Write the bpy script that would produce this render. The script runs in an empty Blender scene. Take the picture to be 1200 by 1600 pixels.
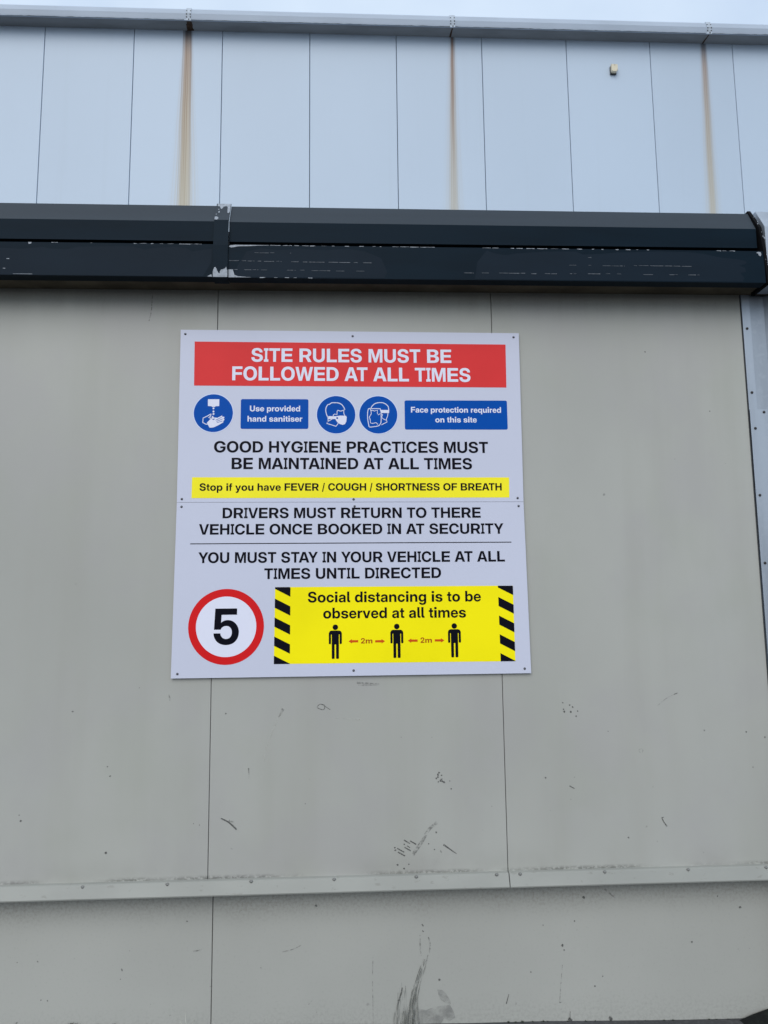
import bpy, bmesh, math, random
from mathutils import Vector, Matrix, noise
from mathutils.geometry import tessellate_polygon, delaunay_2d_cdt

random.seed(7)
sc = bpy.context.scene
COL = sc.collection

# ------------------------------------------------------------------ camera
cam_d = bpy.data.cameras.new("camera")
cam = bpy.data.objects.new("camera", cam_d)
COL.objects.link(cam)
cam_d.sensor_fit = 'VERTICAL'
cam_d.sensor_height = 36.0
cam_d.sensor_width = 27.0
cam_d.lens = 1189.737 * 36.0 / 1600.0
cam_d.clip_start = 0.05
cam_d.clip_end = 3000
RX = Vector((0.99884061, -0.04689992, -0.01085487))
UX = Vector((0.00472948, -0.12879222, 0.99166032))
FX = Vector((0.04790682, 0.99056194, 0.12842109))
m = Matrix.Identity(4)
for i in range(3):
    m[i][0], m[i][1], m[i][2] = RX[i], UX[i], -FX[i]
m[0][3], m[1][3], m[2][3] = 0.5967, -2.67156, 0.22047
cam.matrix_world = m
sc.camera = cam

# ------------------------------------------------------------------ light
SUN_EL, SUN_AZ = math.radians(38), math.radians(196)      # azimuth clockwise from +Y
wd = bpy.data.worlds.new("World")
sc.world = wd
wd.use_nodes = True
wn = wd.node_tree
wn.nodes.clear()
def wnode(t, **k):
    n = wn.nodes.new(t)
    for a, b in k.items():
        setattr(n, a, b)
    return n
wout = wnode('ShaderNodeOutputWorld')
wbg = wnode('ShaderNodeBackground')
wbg.inputs['Strength'].default_value = 0.1
sky = wnode('ShaderNodeTexSky', sky_type='NISHITA', sun_disc=False)
sky.sun_elevation = SUN_EL
sky.sun_rotation = SUN_AZ
wtc = wnode('ShaderNodeTexCoord')
wnz = wnode('ShaderNodeTexNoise')
wnz.inputs['Scale'].default_value = 3.2
wnz.inputs['Detail'].default_value = 5
wn.links.new(wtc.outputs['Generated'], wnz.inputs['Vector'])
wcr = wnode('ShaderNodeValToRGB')          # thin and thick cloud
wcr.color_ramp.elements[0].position = 0.3
wcr.color_ramp.elements[0].color = (4.7, 5.75, 7.2, 1)
wcr.color_ramp.elements[1].position = 0.7
wcr.color_ramp.elements[1].color = (6.5, 7.5, 8.6, 1)
wn.links.new(wnz.outputs['Fac'], wcr.inputs['Fac'])
wmx = wnode('ShaderNodeMix', data_type='RGBA')
wmx.inputs['Factor'].default_value = 0.8
wn.links.new(sky.outputs['Color'], wmx.inputs['A'])
wn.links.new(wcr.outputs['Color'], wmx.inputs['B'])
wn.links.new(wmx.outputs['Result'], wbg.inputs['Color'])
wn.links.new(wbg.outputs['Background'], wout.inputs['Surface'])

sun_d = bpy.data.lights.new("sun", 'SUN')
sun_d.energy = 1.2
sun_d.angle = math.radians(50)
sun_d.color = (1.0, 0.96, 0.9)
sun = bpy.data.objects.new("sun", sun_d)
COL.objects.link(sun)
sdir = Vector((math.sin(SUN_AZ) * math.cos(SUN_EL), math.cos(SUN_AZ) * math.cos(SUN_EL), math.sin(SUN_EL)))
sun.rotation_euler = sdir.to_track_quat('Z', 'Y').to_euler()
sun.location = sdir * 30

sc.view_settings.view_transform = 'Standard'
sc.view_settings.look = 'None'
sc.view_settings.exposure = 0.5
sc.view_settings.gamma = 1.0
sc.view_settings.use_curve_mapping = False

# ------------------------------------------------------------------ materials
class NT:
    """small wrapper for building node maths"""
    def __init__(s, name, rough=0.5, spec=0.5, metal=0.0):
        s.mat = bpy.data.materials.new(name)
        s.mat.use_nodes = True
        s.nt = s.mat.node_tree
        s.b = next(n for n in s.nt.nodes if n.type == 'BSDF_PRINCIPLED')
        s.b.inputs['Roughness'].default_value = rough
        s.b.inputs['Specular IOR Level'].default_value = spec
        s.b.inputs['Metallic'].default_value = metal
        s.pos = None
    def node(s, t, **k):
        n = s.nt.nodes.new(t)
        for a, b in k.items():
            setattr(n, a, b)
        return n
    def put(s, sock, v):
        if isinstance(v, bpy.types.NodeSocket):
            s.nt.links.new(v, sock)
        elif isinstance(v, (tuple, list)) and len(v) == 3 and sock.type == 'RGBA':
            sock.default_value = (*v, 1)
        else:
            sock.default_value = v
    def xyz(s):
        if s.pos is None:
            tc = s.node('ShaderNodeTexCoord')
            sp = s.node('ShaderNodeSeparateXYZ')
            s.nt.links.new(tc.outputs['Object'], sp.inputs[0])
            s.pos = (sp.outputs[0], sp.outputs[1], sp.outputs[2])
            s.vec = tc.outputs['Object']
        return s.pos
    def m(s, op, a, b=0.0, c=0.0, clamp=False):
        n = s.node('ShaderNodeMath', operation=op, use_clamp=clamp)
        s.put(n.inputs[0], a); s.put(n.inputs[1], b); s.put(n.inputs[2], c)
        return n.outputs[0]
    def vec3(s, x, y, z):
        n = s.node('ShaderNodeCombineXYZ')
        s.put(n.inputs[0], x); s.put(n.inputs[1], y); s.put(n.inputs[2], z)
        return n.outputs[0]
    def noise(s, scale=(1, 1, 1), detail=3, rough=0.5, off=0.0):
        x, y, z = s.xyz()
        v = s.vec3(s.m('MULTIPLY_ADD', x, scale[0], off), s.m('MULTIPLY', y, scale[1]), s.m('MULTIPLY', z, scale[2]))
        n = s.node('ShaderNodeTexNoise')
        n.inputs['Scale'].default_value = 1.0
        n.inputs['Detail'].default_value = detail
        n.inputs['Roughness'].default_value = rough
        s.nt.links.new(v, n.inputs['Vector'])
        return n.outputs['Fac']
    def step(s, v, lo, hi, out=(0.0, 1.0)):
        n = s.node('ShaderNodeMapRange', interpolation_type='SMOOTHSTEP')
        s.put(n.inputs['Value'], v)
        s.put(n.inputs['From Min'], lo); s.put(n.inputs['From Max'], hi)
        n.inputs['To Min'].default_value, n.inputs['To Max'].default_value = out
        return n.outputs['Result']
    def lin(s, v, lo, hi, a, b):
        n = s.node('ShaderNodeMapRange')
        s.put(n.inputs['Value'], v)
        n.inputs['From Min'].default_value, n.inputs['From Max'].default_value = lo, hi
        n.inputs['To Min'].default_value, n.inputs['To Max'].default_value = a, b
        return n.outputs['Result']
    def mix(s, f, a, b):
        n = s.node('ShaderNodeMix', data_type='RGBA')
        s.put(n.inputs['Factor'], f); s.put(n.inputs['A'], a); s.put(n.inputs['B'], b)
        return n.outputs['Result']
    def scale(s, col, f):
        n = s.node('ShaderNodeVectorMath', operation='SCALE')
        s.put(n.inputs[0], col); s.put(n.inputs['Scale'], f)
        return n.outputs[0]
    def ramp(s, v, stops):
        n = s.node('ShaderNodeValToRGB')
        e = n.color_ramp.elements
        while len(e) < len(stops):
            e.new(0.5)
        for el, (p, c) in zip(e, stops):
            el.position = p; el.color = (*c, 1)
        s.put(n.inputs['Fac'], v)
        return n.outputs['Color']
    def base(s, c):
        s.put(s.b.inputs['Base Color'], c)
        return s
    def bump(s, h, dist=0.002, strength=0.3):
        n = s.node('ShaderNodeBump')
        n.inputs['Distance'].default_value = dist
        n.inputs['Strength'].default_value = strength
        s.put(n.inputs['Height'], h)
        s.nt.links.new(n.outputs[0], s.b.inputs['Normal'])
        return s

def tone(t, c, amp):
    oi = t.node('ShaderNodeObjectInfo')
    return t.scale(c, t.lin(oi.outputs['Random'], 0, 1, 1 - amp, 1 + amp))

def vcol(t, rgb, amp=0.06, scale=(2, 2, 2), detail=4):
    """a colour varied a little by noise"""
    n = t.noise(scale, detail)
    a = tuple(c * (1 - amp) for c in rgb)
    b = tuple(c * (1 + amp) for c in rgb)
    return t.mix(t.step(n, 0.3, 0.7), a, b)

def plain(name, rgb, rough=0.5, spec=0.5, metal=0.0, amp=0.05, scale=(6, 6, 6)):
    t = NT(name, rough, spec, metal)
    t.base(vcol(t, rgb, amp, scale))
    return t.mat

def alpha_mat(name, rgb, lo, hi, scale, off=0.0, amax=0.7, rough=0.7):
    """a thin film of dirt or rubbed-off rubber: noise decides where it covers"""
    t = NT(name, rough, 0.2)
    t.base(rgb)
    a = t.m('MULTIPLY', t.step(t.noise(scale, 4, 0.6, off), lo, hi), amax)
    t.put(t.b.inputs['Alpha'], a)
    return t.mat

WALL_GREY = (0.385, 0.386, 0.354)
# lower wall panels: coated steel sheet turning darker brown towards the roof trim, with mould over the flashing
t = NT('grey panel paint', 0.42, 0.35)
x, y, z = t.xyz()
c = tone(t, vcol(t, WALL_GREY, 0.07, (0.9, 1, 0.6), 5), 0.02)
c = t.mix(t.m('MULTIPLY', t.step(t.noise((5, 1, 0.5), 4, 0.55, 3.3), 0.45, 0.75), 0.30), c, (0.325, 0.32, 0.28))
c = t.mix(t.m('MULTIPLY', t.step(t.noise((1.7, 1, 1.1), 4, 0.6, 8.1), 0.5, 0.72), 0.28), c, (0.415, 0.42, 0.40))
c = t.mix(t.m('MULTIPLY', t.step(t.noise((2.6, 1, 2.2), 4, 0.55, 21.0), 0.45, 0.65), 0.35), c, (0.365, 0.352, 0.347))
c = t.mix(t.m('MULTIPLY', t.step(t.noise((2.1, 1, 1.8), 4, 0.55, 33.0), 0.5, 0.7), 0.35), c, (0.355, 0.367, 0.315))
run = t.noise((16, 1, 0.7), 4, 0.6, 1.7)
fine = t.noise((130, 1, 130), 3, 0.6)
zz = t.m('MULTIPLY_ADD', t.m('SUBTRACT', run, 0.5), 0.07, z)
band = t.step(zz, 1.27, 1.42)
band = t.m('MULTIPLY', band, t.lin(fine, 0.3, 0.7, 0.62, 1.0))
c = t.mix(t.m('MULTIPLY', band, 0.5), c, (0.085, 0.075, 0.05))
mould = t.m('MULTIPLY', t.step(z, -0.636, -0.651), t.step(t.noise((2.3, 1, 0.2), 3, 0.6, 5.2), 0.44, 0.60))
mould = t.m('MULTIPLY', mould, t.step(t.noise((75, 1, 110), 3, 0.6, 2.0), 0.36, 0.56))
c = t.mix(t.m('MULTIPLY', mould, 0.62), c, (0.04, 0.04, 0.036))
haze_ = t.m('MULTIPLY', t.step(z, -0.55, -0.652), t.step(t.noise((3, 1, 3), 4, 0.6, 15.2), 0.4, 0.7))
c = t.mix(t.m('MULTIPLY', haze_, 0.22), c, (0.2, 0.19, 0.16))
sp = t.m('MULTIPLY', t.step(t.noise((55, 1, 55), 1, 0.4, 11.0), 0.765, 0.80), t.step(t.noise((1.5, 1, 1.5), 2, 0.5, 4.0), 0.5, 0.65))
c = t.mix(t.m('MULTIPLY', sp, 0.4), c, (0.06, 0.06, 0.055))
t.base(c)
t.bump(t.noise((1.4, 1, 1.0), 2), 0.006, 0.25)
M_WALL = t.mat

# plinth panels: same paint, rougher, dust under the drip and at the ground
t = NT('plinth panel paint', 0.6, 0.25)
x, y, z = t.xyz()
c = vcol(t, (0.385, 0.386, 0.355), 0.05, (1.3, 1, 1.3), 5)
fine = t.noise((110, 1, 110), 3, 0.65)
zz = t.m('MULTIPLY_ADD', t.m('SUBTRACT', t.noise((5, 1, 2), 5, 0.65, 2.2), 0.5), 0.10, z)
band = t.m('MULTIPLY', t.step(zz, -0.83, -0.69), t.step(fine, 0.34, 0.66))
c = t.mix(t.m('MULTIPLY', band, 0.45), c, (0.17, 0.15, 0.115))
grime = t.m('MULTIPLY', t.step(zz, -1.04, -1.16), t.step(fine, 0.4, 0.62))
c = t.mix(t.m('MULTIPLY', grime, 0.16), c, (0.12, 0.12, 0.105))
c = t.mix(t.m('MULTIPLY', t.step(fine, 0.56, 0.70), 0.10), c, (0.15, 0.15, 0.13))
sp = t.m('MULTIPLY', t.step(t.noise((48, 1, 48), 1, 0.4, 7.0), 0.745, 0.78), t.step(t.noise((1.3, 1, 1.6), 2, 0.5, 9.0), 0.45, 0.6))
c = t.mix(t.m('MULTIPLY', sp, 0.65), c, (0.05, 0.05, 0.05))
t.base(c)
t.bump(t.noise((160, 1, 160), 2), 0.0006, 0.25)
M_PLINTH = t.mat

t = NT('flashing paint', 0.45, 0.35)
c = vcol(t, (0.29, 0.295, 0.27), 0.06, (3, 1, 6), 5)
c = t.mix(t.m('MULTIPLY', t.step(t.noise((30, 8, 60), 4, 0.6, 3), 0.60, 0.72), 0.35), c, (0.15, 0.14, 0.12))
t.base(c)
M_FLASH = t.mat

# upper wall: pale blue-grey cladding with three rust runs below the capping joints
t = NT('pale cladding paint', 0.42, 0.4)
x, y, z = t.xyz()
c = vcol(t, (0.435, 0.515, 0.61), 0.02, (0.5, 1, 0.35), 4)
c = tone(t, c, 0.02)
c = t.mix(t.m('MULTIPLY', t.step(t.noise((9, 1, 0.25), 4, 0.6, 6.0), 0.55, 0.75), 0.10), c, (0.37, 0.43, 0.49))
dirt = t.m('MULTIPLY', t.step(t.m('MULTIPLY_ADD', t.m('SUBTRACT', t.noise((6, 1, 1.0), 4, 0.6, 2), 0.5), 0.3, z), 6.66, 6.88), 0.0)
c = t.mix(dirt, c, (0.27, 0.29, 0.30))
d = t.m('SUBTRACT', 6.848, z)
dn = t.m('DIVIDE', d, 2.15, clamp=True)
ramp_c = t.ramp(dn, [(0.0, (0.018, 0.010, 0.006)), (0.035, (0.10, 0.05, 0.022)), (0.14, (0.27, 0.15, 0.060)), (0.5, (0.36, 0.255, 0.12)), (1.0, (0.43, 0.35, 0.19))])
line_c = t.ramp(dn, [(0.0, (0.03, 0.016, 0.009)), (0.08, (0.11, 0.05, 0.02)), (0.5, (0.20, 0.12, 0.058)), (1.0, (0.27, 0.20, 0.115))])
for (xc, skew, w0, w1, h0, h1, amt, lines, thin, seed) in ((-1.208, 0.0, 0.048, 0.014, 0.055, 0.055, 1.0, 1.0, 0.0, 0.0), (1.842, -0.012, 0.026, 0.014, 0.045, 0.04, 0.68, 0.8, 1.0, 3.0), (4.836, -0.012, 0.034, 0.006, 0.05, 0.03, 0.80, 0.45, 0.0, 7.0)):
    xx = t.m('SUBTRACT', x, t.m('MULTIPLY_ADD', d, skew, xc))
    xw = t.m('MULTIPLY_ADD', t.m('SUBTRACT', t.noise((0.01, 1, 1.1), 3, 0.5, seed), 0.5), 0.02, xx)
    u = t.m('DIVIDE', xw, t.m('MULTIPLY_ADD', d, w1, w0))
    uh = t.m('DIVIDE', xw, t.m('MULTIPLY_ADD', d, h1, h0))
    def streaks(v, k, lo, hi):
        q = t.vec3(t.m('MULTIPLY_ADD', v, k, seed), seed, t.m('MULTIPLY', z, 0.22))
        ns = t.node('ShaderNodeTexNoise')
        ns.inputs['Scale'].default_value = 1.0; ns.inputs['Detail'].default_value = 3
        t.nt.links.new(q, ns.inputs['Vector'])
        return t.step(ns.outputs['Fac'], lo, hi)
    core = t.step(t.m('ABSOLUTE', u), 1.35, 0.35)
    halo = t.m('MULTIPLY', t.step(t.m('ABSOLUTE', uh), 1.25, 0.1), t.m('MULTIPLY_ADD', streaks(uh, 9, 0.42, 0.62), 0.36, 0.20))
    f = t.m('MAXIMUM', t.m('MULTIPLY', core, 0.80), halo)
    f = t.m('MULTIPLY', f, t.m('MULTIPLY', t.lin(dn, 0.0, 1.0, 1.0, 0.85), amt), clamp=True)
    c = t.mix(f, c, ramp_c)
    ln = t.m('MULTIPLY', t.m('MULTIPLY', t.step(t.m('ABSOLUTE', u), 1.3, 0.7), streaks(u, 5.5, 0.43, 0.60)), lines)
    c = t.mix(t.m('MULTIPLY', ln, t.lin(dn, 0.0, 1.0, 0.8, 0.45)), c, line_c)
    if thin:
        ln = t.m('MULTIPLY', t.step(t.m('ABSOLUTE', t.m('ADD', xw, 0.002)), 0.018, 0.005), t.step(dn, 0.95, 0.1))
        c = t.mix(t.m('MULTIPLY', ln, 0.6), c, (0.17, 0.08, 0.032))
t.base(c)
t.bump(t.noise((1.1, 1, 0.45), 2), 0.008, 0.08)
M_CLAD = t.mat

t = NT('capping steel', 0.42, 0.4)
c = vcol(t, (0.37, 0.425, 0.50), 0.05, (1.5, 4, 4), 4)
c = t.mix(t.m('MULTIPLY', t.step(t.noise((5, 6, 12), 4, 0.6), 0.6, 0.75), 0.15), c, (0.27, 0.29, 0.31))
t.base(c)
M_CAP = t.mat
t = NT('shaded capping underside', 0.7, 0.2)
c = vcol(t, (0.175, 0.185, 0.195), 0.12, (2, 8, 8), 5)  # shade beneath the overhang put into a darker steel colour
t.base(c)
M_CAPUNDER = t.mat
M_STRAP = plain('joint strap steel', (0.40, 0.45, 0.51), 0.5, 0.4, 0, 0.12, (30, 30, 30))
M_RUST = plain('rusted steel', (0.045, 0.026, 0.016), 0.85, 0.2, 0, 0.4, (40, 40, 40))
M_RIVET = plain('dark rivet', (0.035, 0.033, 0.032), 0.6, 0.3)
M_MOULDLINE = plain('black mould', (0.03, 0.032, 0.03), 0.9, 0.1, 0, 0.3, (20, 20, 20))

# dark navy roof trim
t = NT('navy trim paint', 0.5, 0.07)
c = vcol(t, (0.0028, 0.0105, 0.019), 0.12, (2.5, 3, 12), 5)
t.base(c)
M_NAVY = t.mat
t = NT('navy trim paint faded', 0.55, 0.09)
t.base(vcol(t, (0.0062, 0.0142, 0.0245), 0.08, (3, 3, 9), 5))
M_NAVYFADE = t.mat
t = NT('navy trim paint skylit slope', 0.5, 0.35)
t.base(vcol(t, (0.016, 0.025, 0.035), 0.10, (1.5, 3, 20), 5))  # sky light on the sloping face put into a paler navy
M_NAVYSKYLIT = t.mat
M_SCRATCH = plain('worn scratch', (0.115, 0.13, 0.15), 0.6, 0.3, 0, 0.3, (150, 150, 150))
M_CHIP = plain('bare chipped metal', (0.29, 0.32, 0.36), 0.55, 0.4, 0, 0.18, (120, 120, 120))
M_SEAL = plain('grey sealant', (0.08, 0.085, 0.09), 0.8, 0.2)
M_BACK = plain('dark backing sheet', (0.030, 0.030, 0.029), 0.8, 0.2)
M_BLACKGAP = plain('black gap', (0.006, 0.006, 0.007), 0.9, 0.1)
t = NT('soffit board', 0.8, 0.2)
t.base(vcol(t, (0.10, 0.085, 0.06), 0.25, (9, 9, 9), 5))
M_SOFFIT = t.mat

# galvanised sheet
t = NT('galvanised steel', 0.42, 0.5, 0.35)
c = vcol(t, (0.345, 0.385, 0.435), 0.12, (14, 14, 1.2), 4)
c = t.mix(t.m('MULTIPLY', t.step(t.noise((40, 40, 40), 3, 0.6), 0.5, 0.7), 0.25), c, (0.42, 0.455, 0.50))
t.base(c)
M_GALV = t.mat

# sign
t = NT('white sign face', 0.35, 0.2)
c = vcol(t, (0.575, 0.595, 0.71), 0.015, (1.5, 1, 1.5), 4)
c = t.mix(t.m('MULTIPLY', t.step(t.noise((5, 1, 3), 5, 0.65, 4.4), 0.6, 0.75), 0.10), c, (0.49, 0.505, 0.61))
t.base(c)
t.bump(t.noise((2.2, 1, 1.8), 2), 0.006, 0.15)
M_SIGN = t.mat
def ink(name, rgb, rough=0.32, amp=0.04):
    return plain(name, rgb, rough, 0.06, 0, amp, (3, 3, 3))
M_RED = ink('red print', (0.71, 0.046, 0.047))
M_RED2 = ink('signal red print', (0.66, 0.016, 0.018))
M_BLUE = ink('blue print', (0.0, 0.072, 0.38))
M_YEL = ink('yellow print', (0.96, 0.85, 0.03))
M_YEL2 = ink('deep yellow print', (0.97, 0.84, 0.006))
M_BLACK = ink('black print', (0.004, 0.004, 0.009))
M_WHITE = ink('white print', (0.75, 0.76, 0.88), amp=0.01)
M_PALE = ink('pale rim print', (0.66, 0.73, 0.92), amp=0.01)
M_ORANGE = ink('orange red print', (0.62, 0.09, 0.01))
M_BROWN = ink('brown red print', (0.40, 0.075, 0.008))
M_ALU = plain('aluminium edge', (0.55, 0.57, 0.62), 0.4, 0.5, 0.2)
M_SCREW = plain('dark screw head', (0.10, 0.10, 0.115), 0.4, 0.5, 0.4, 0.2, (200, 200, 200))
M_SCREWG = plain('weathered screw head', (0.21, 0.21, 0.20), 0.55, 0.4, 0.2, 0.35, (200, 200, 200))

# dirt films
M_SCUFF = alpha_mat('dark rubber scuff', (0.065, 0.065, 0.063), 0.30, 0.55, (260, 1, 260), 0.0, 0.7)
M_FAINT = alpha_mat('faint scuff', (0.16, 0.16, 0.15), 0.38, 0.66, (90, 1, 90), 1.0, 0.5)
M_PALEMARK = alpha_mat('pale rubbed streak', (0.62, 0.62, 0.55), 0.4, 0.7, (40, 1, 40), 2.0, 0.35)
M_SMUDGE = alpha_mat('dry mud smudge', (0.20, 0.205, 0.185), 0.36, 0.64, (110, 1, 20), 5.0, 0.42)
M_SMUDGE2 = alpha_mat('dusty hand wipe', (0.24, 0.24, 0.23), 0.28, 0.72, (22, 1, 30), 9.0, 0.48)

M_BEIGE = plain('beige sensor plastic', (0.62, 0.56, 0.42), 0.5, 0.4)
M_DARKPL = plain('dark sensor back', (0.03, 0.03, 0.035), 0.6, 0.3)

t = NT('tarmac', 0.85, 0.25)
c = vcol(t, (0.06, 0.06, 0.062), 0.25, (0.7, 0.7, 0.7), 5)
c = t.mix(t.m('MULTIPLY', t.step(t.noise((70, 70, 70), 2), 0.5, 0.65), 0.4), c, (0.11, 0.11, 0.11))
t.base(c)
t.bump(t.noise((90, 90, 90), 3), 0.004, 0.6)
M_TARMAC = t.mat
t = NT('damp soil', 0.95, 0.15)
c = t.mix(t.step(t.noise((16, 16, 16), 5, 0.6), 0.4, 0.6), (0.011, 0.012, 0.012), (0.020, 0.026, 0.020))
t.base(c)
t.bump(t.noise((60, 60, 60), 4), 0.01, 0.8)
M_SOIL = t.mat
M_MOSS = plain('dark moss', (0.022, 0.030, 0.018), 0.95, 0.1, 0, 0.4, (60, 60, 60))
M_STRAW = plain('dry stalk', (0.50, 0.50, 0.44), 0.8, 0.2, 0, 0.2, (60, 60, 60))
M_FELT = plain('roof membrane', (0.50, 0.53, 0.56), 0.9, 0.2, 0, 0.2, (1, 1, 1))

# ------------------------------------------------------------------ mesh helpers
def box(bm, x0, x1, y0, y1, z0, z1, mi=0):
    vs = [bm.verts.new(p) for p in ((x0, y0, z0), (x1, y0, z0), (x1, y1, z0), (x0, y1, z0), (x0, y0, z1), (x1, y0, z1), (x1, y1, z1), (x0, y1, z1))]
    fs = []
    for q in ((0, 1, 5, 4), (1, 2, 6, 5), (2, 3, 7, 6), (3, 0, 4, 7), (4, 5, 6, 7), (3, 2, 1, 0)):
        f = bm.faces.new([vs[i] for i in q]); f.material_index = mi; fs.append(f)
    return fs

def bevel_all(bm, w, seg=1):
    bmesh.ops.bevel(bm, geom=list(bm.edges), offset=w, segments=seg, affect='EDGES', profile=0.5)

def prism(bm, prof, x0, x1, mi=0, edge_mi=None):
    """closed profile of (y, z) extruded along x"""
    a = [bm.verts.new((x0, p[0], p[1])) for p in prof]
    b = [bm.verts.new((x1, p[0], p[1])) for p in prof]
    n = len(prof)
    for i in range(n):
        f = bm.faces.new((a[i], a[(i + 1) % n], b[(i + 1) % n], b[i]))
        f.material_index = (edge_mi or {}).get(i, mi)
    for cap, fl in ((a, True), (b, False)):
        tri = tessellate_polygon([[v.co for v in cap]])
        for tr in tri:
            try:
                f = bm.faces.new([cap[i] for i in tr]); f.material_index = mi
            except ValueError:
                pass

def flat(bm, loops, y, mi=0):
    """polygon(s) with holes in the plane Y=y, facing -Y"""
    vecs = [[Vector((p[0] * 1000, p[1] * 1000, 0)) for p in lp] for lp in loops]
    tri = tessellate_polygon(vecs)
    vs = [bm.verts.new((v.x / 1000, y, v.y / 1000)) for lp in vecs for v in lp]
    for a, b, c_ in tri:
        A, B, C_ = vs[a].co, vs[b].co, vs[c_].co
        if (B - A).cross(C_ - A).length < 1e-13:
            continue
        if (B - A).cross(C_ - A).y > 0:
            a, b = b, a
        try:
            f = bm.faces.new((vs[a], vs[b], vs[c_])); f.material_index = mi
        except ValueError:
            pass

def ribbon(bm, pts, w0, w1, y, mi=0):
    """a stroke of changing width in the plane Y=y"""
    n = len(pts)
    L, R = [], []
    for i, p in enumerate(pts):
        q0 = pts[max(0, i - 1)]; q1 = pts[min(n - 1, i + 1)]
        dx, dz = q1[0] - q0[0], q1[1] - q0[1]
        l = math.hypot(dx, dz) or 1
        w = (w0 + (w1 - w0) * i / max(1, n - 1)) / 2
        L.append(bm.verts.new((p[0] - dz / l * w, y, p[1] + dx / l * w)))
        R.append(bm.verts.new((p[0] + dz / l * w, y, p[1] - dx / l * w)))
    for i in range(n - 1):
        f = bm.faces.new((L[i], R[i], R[i + 1], L[i + 1]))
        f.normal_update()
        if f.normal.y > 0:
            f.normal_flip()
        f.material_index = mi

def smooth_line(pts, n=6):
    """Catmull-Rom through the points"""
    if len(pts) < 3:
        return pts
    out = []
    P = [pts[0]] + list(pts) + [pts[-1]]
    for i in range(1, len(P) - 2):
        for k in range(n):
            u = k / n
            out.append(tuple(0.5 * (2 * P[i][j] + (P[i + 1][j] - P[i - 1][j]) * u + (2 * P[i - 1][j] - 5 * P[i][j] + 4 * P[i + 1][j] - P[i + 2][j]) * u * u + (3 * P[i][j] - P[i - 1][j] - 3 * P[i + 1][j] + P[i + 2][j]) * u ** 3) for j in (0, 1)))
    out.append(pts[-1])
    return out

def blob(bm, cx, cz, r, y, mi=0, squash=1.0, seed=0):
    rnd = random.Random(seed + int(cx * 9999))
    pts = []
    for k in range(9):
        a = k / 9 * 2 * math.pi
        rr = r * rnd.uniform(0.7, 1.25)
        pts.append((cx + rr * math.cos(a), cz + rr * math.sin(a) * squash))
    flat(bm, [pts], y, mi)

def disc_pts(cx, cz, r, n=48, rz=None):
    return [(cx + r * math.cos(2 * math.pi * k / n), cz + (rz or r) * math.sin(2 * math.pi * k / n)) for k in range(n)]

def link(name, bm, mats, parent=None, recalc=True):
    if recalc:
        bmesh.ops.recalc_face_normals(bm, faces=list(bm.faces))
    me = bpy.data.meshes.new(name)
    bm.to_mesh(me); bm.free()
    for mt in (mats if isinstance(mats, (list, tuple)) else [mats]):
        me.materials.append(mt)
    o = bpy.data.objects.new(name, me)
    COL.objects.link(o)
    if parent is not None:
        adopt(o, parent)
    return o

def world_loc(p):
    """where a parent stands (parents are never turned)"""
    return p.location + (world_loc(p.parent) + p.matrix_parent_inverse.translation if p.parent else Vector())

def adopt(o, parent):
    """child keeps its place in the world"""
    o.parent = parent
    o.matrix_parent_inverse = Matrix.Translation(-world_loc(parent))

def thing(name, label, cat, loc, group=None):
    o = bpy.data.objects.new(name, None)
    o.empty_display_size = 0.1
    COL.objects.link(o)
    o.location = loc
    tag(o, label, cat, group)
    return o

def tag(o, label=None, cat=None, group=None, kind=None):
    if label: o['label'] = label
    if cat: o['category'] = cat
    if group: o['group'] = group
    if kind: o['kind'] = kind
    return o

def dome_mesh(name, r, h, mat, n=12, washer=0.0):
    """a screw or rivet head on a wall that faces -Y, its base at the origin"""
    bm = bmesh.new()
    rings = [(r, 0.0), (r * 0.97, -h * 0.45), (r * 0.72, -h * 0.85), (r * 0.3, -h)]
    if washer:
        rings = [(washer, 0.0), (washer, -h * 0.18), (r, -h * 0.2)] + rings[1:]
    prev = None
    for rr, yy in rings:
        cur = [bm.verts.new((rr * math.cos(2 * math.pi * k / n), yy, rr * math.sin(2 * math.pi * k / n))) for k in range(n)]
        if prev:
            for k in range(n):
                bm.faces.new((prev[k], prev[(k + 1) % n], cur[(k + 1) % n], cur[k]))
        prev = cur
    bm.faces.new(prev)
    bmesh.ops.recalc_face_normals(bm, faces=list(bm.faces))
    me = bpy.data.meshes.new(name)
    bm.to_mesh(me); bm.free()
    me.materials.append(mat)
    for p in me.polygons:
        p.use_smooth = True
    return me

def place(name, me, spots, parent):
    proto = None
    for s in spots:
        if proto is None:
            proto = o = bpy.data.objects.new(name, me)
        else:
            o = proto.copy()
        COL.objects.link(o)
        o.location = s
        adopt(o, parent)

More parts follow.
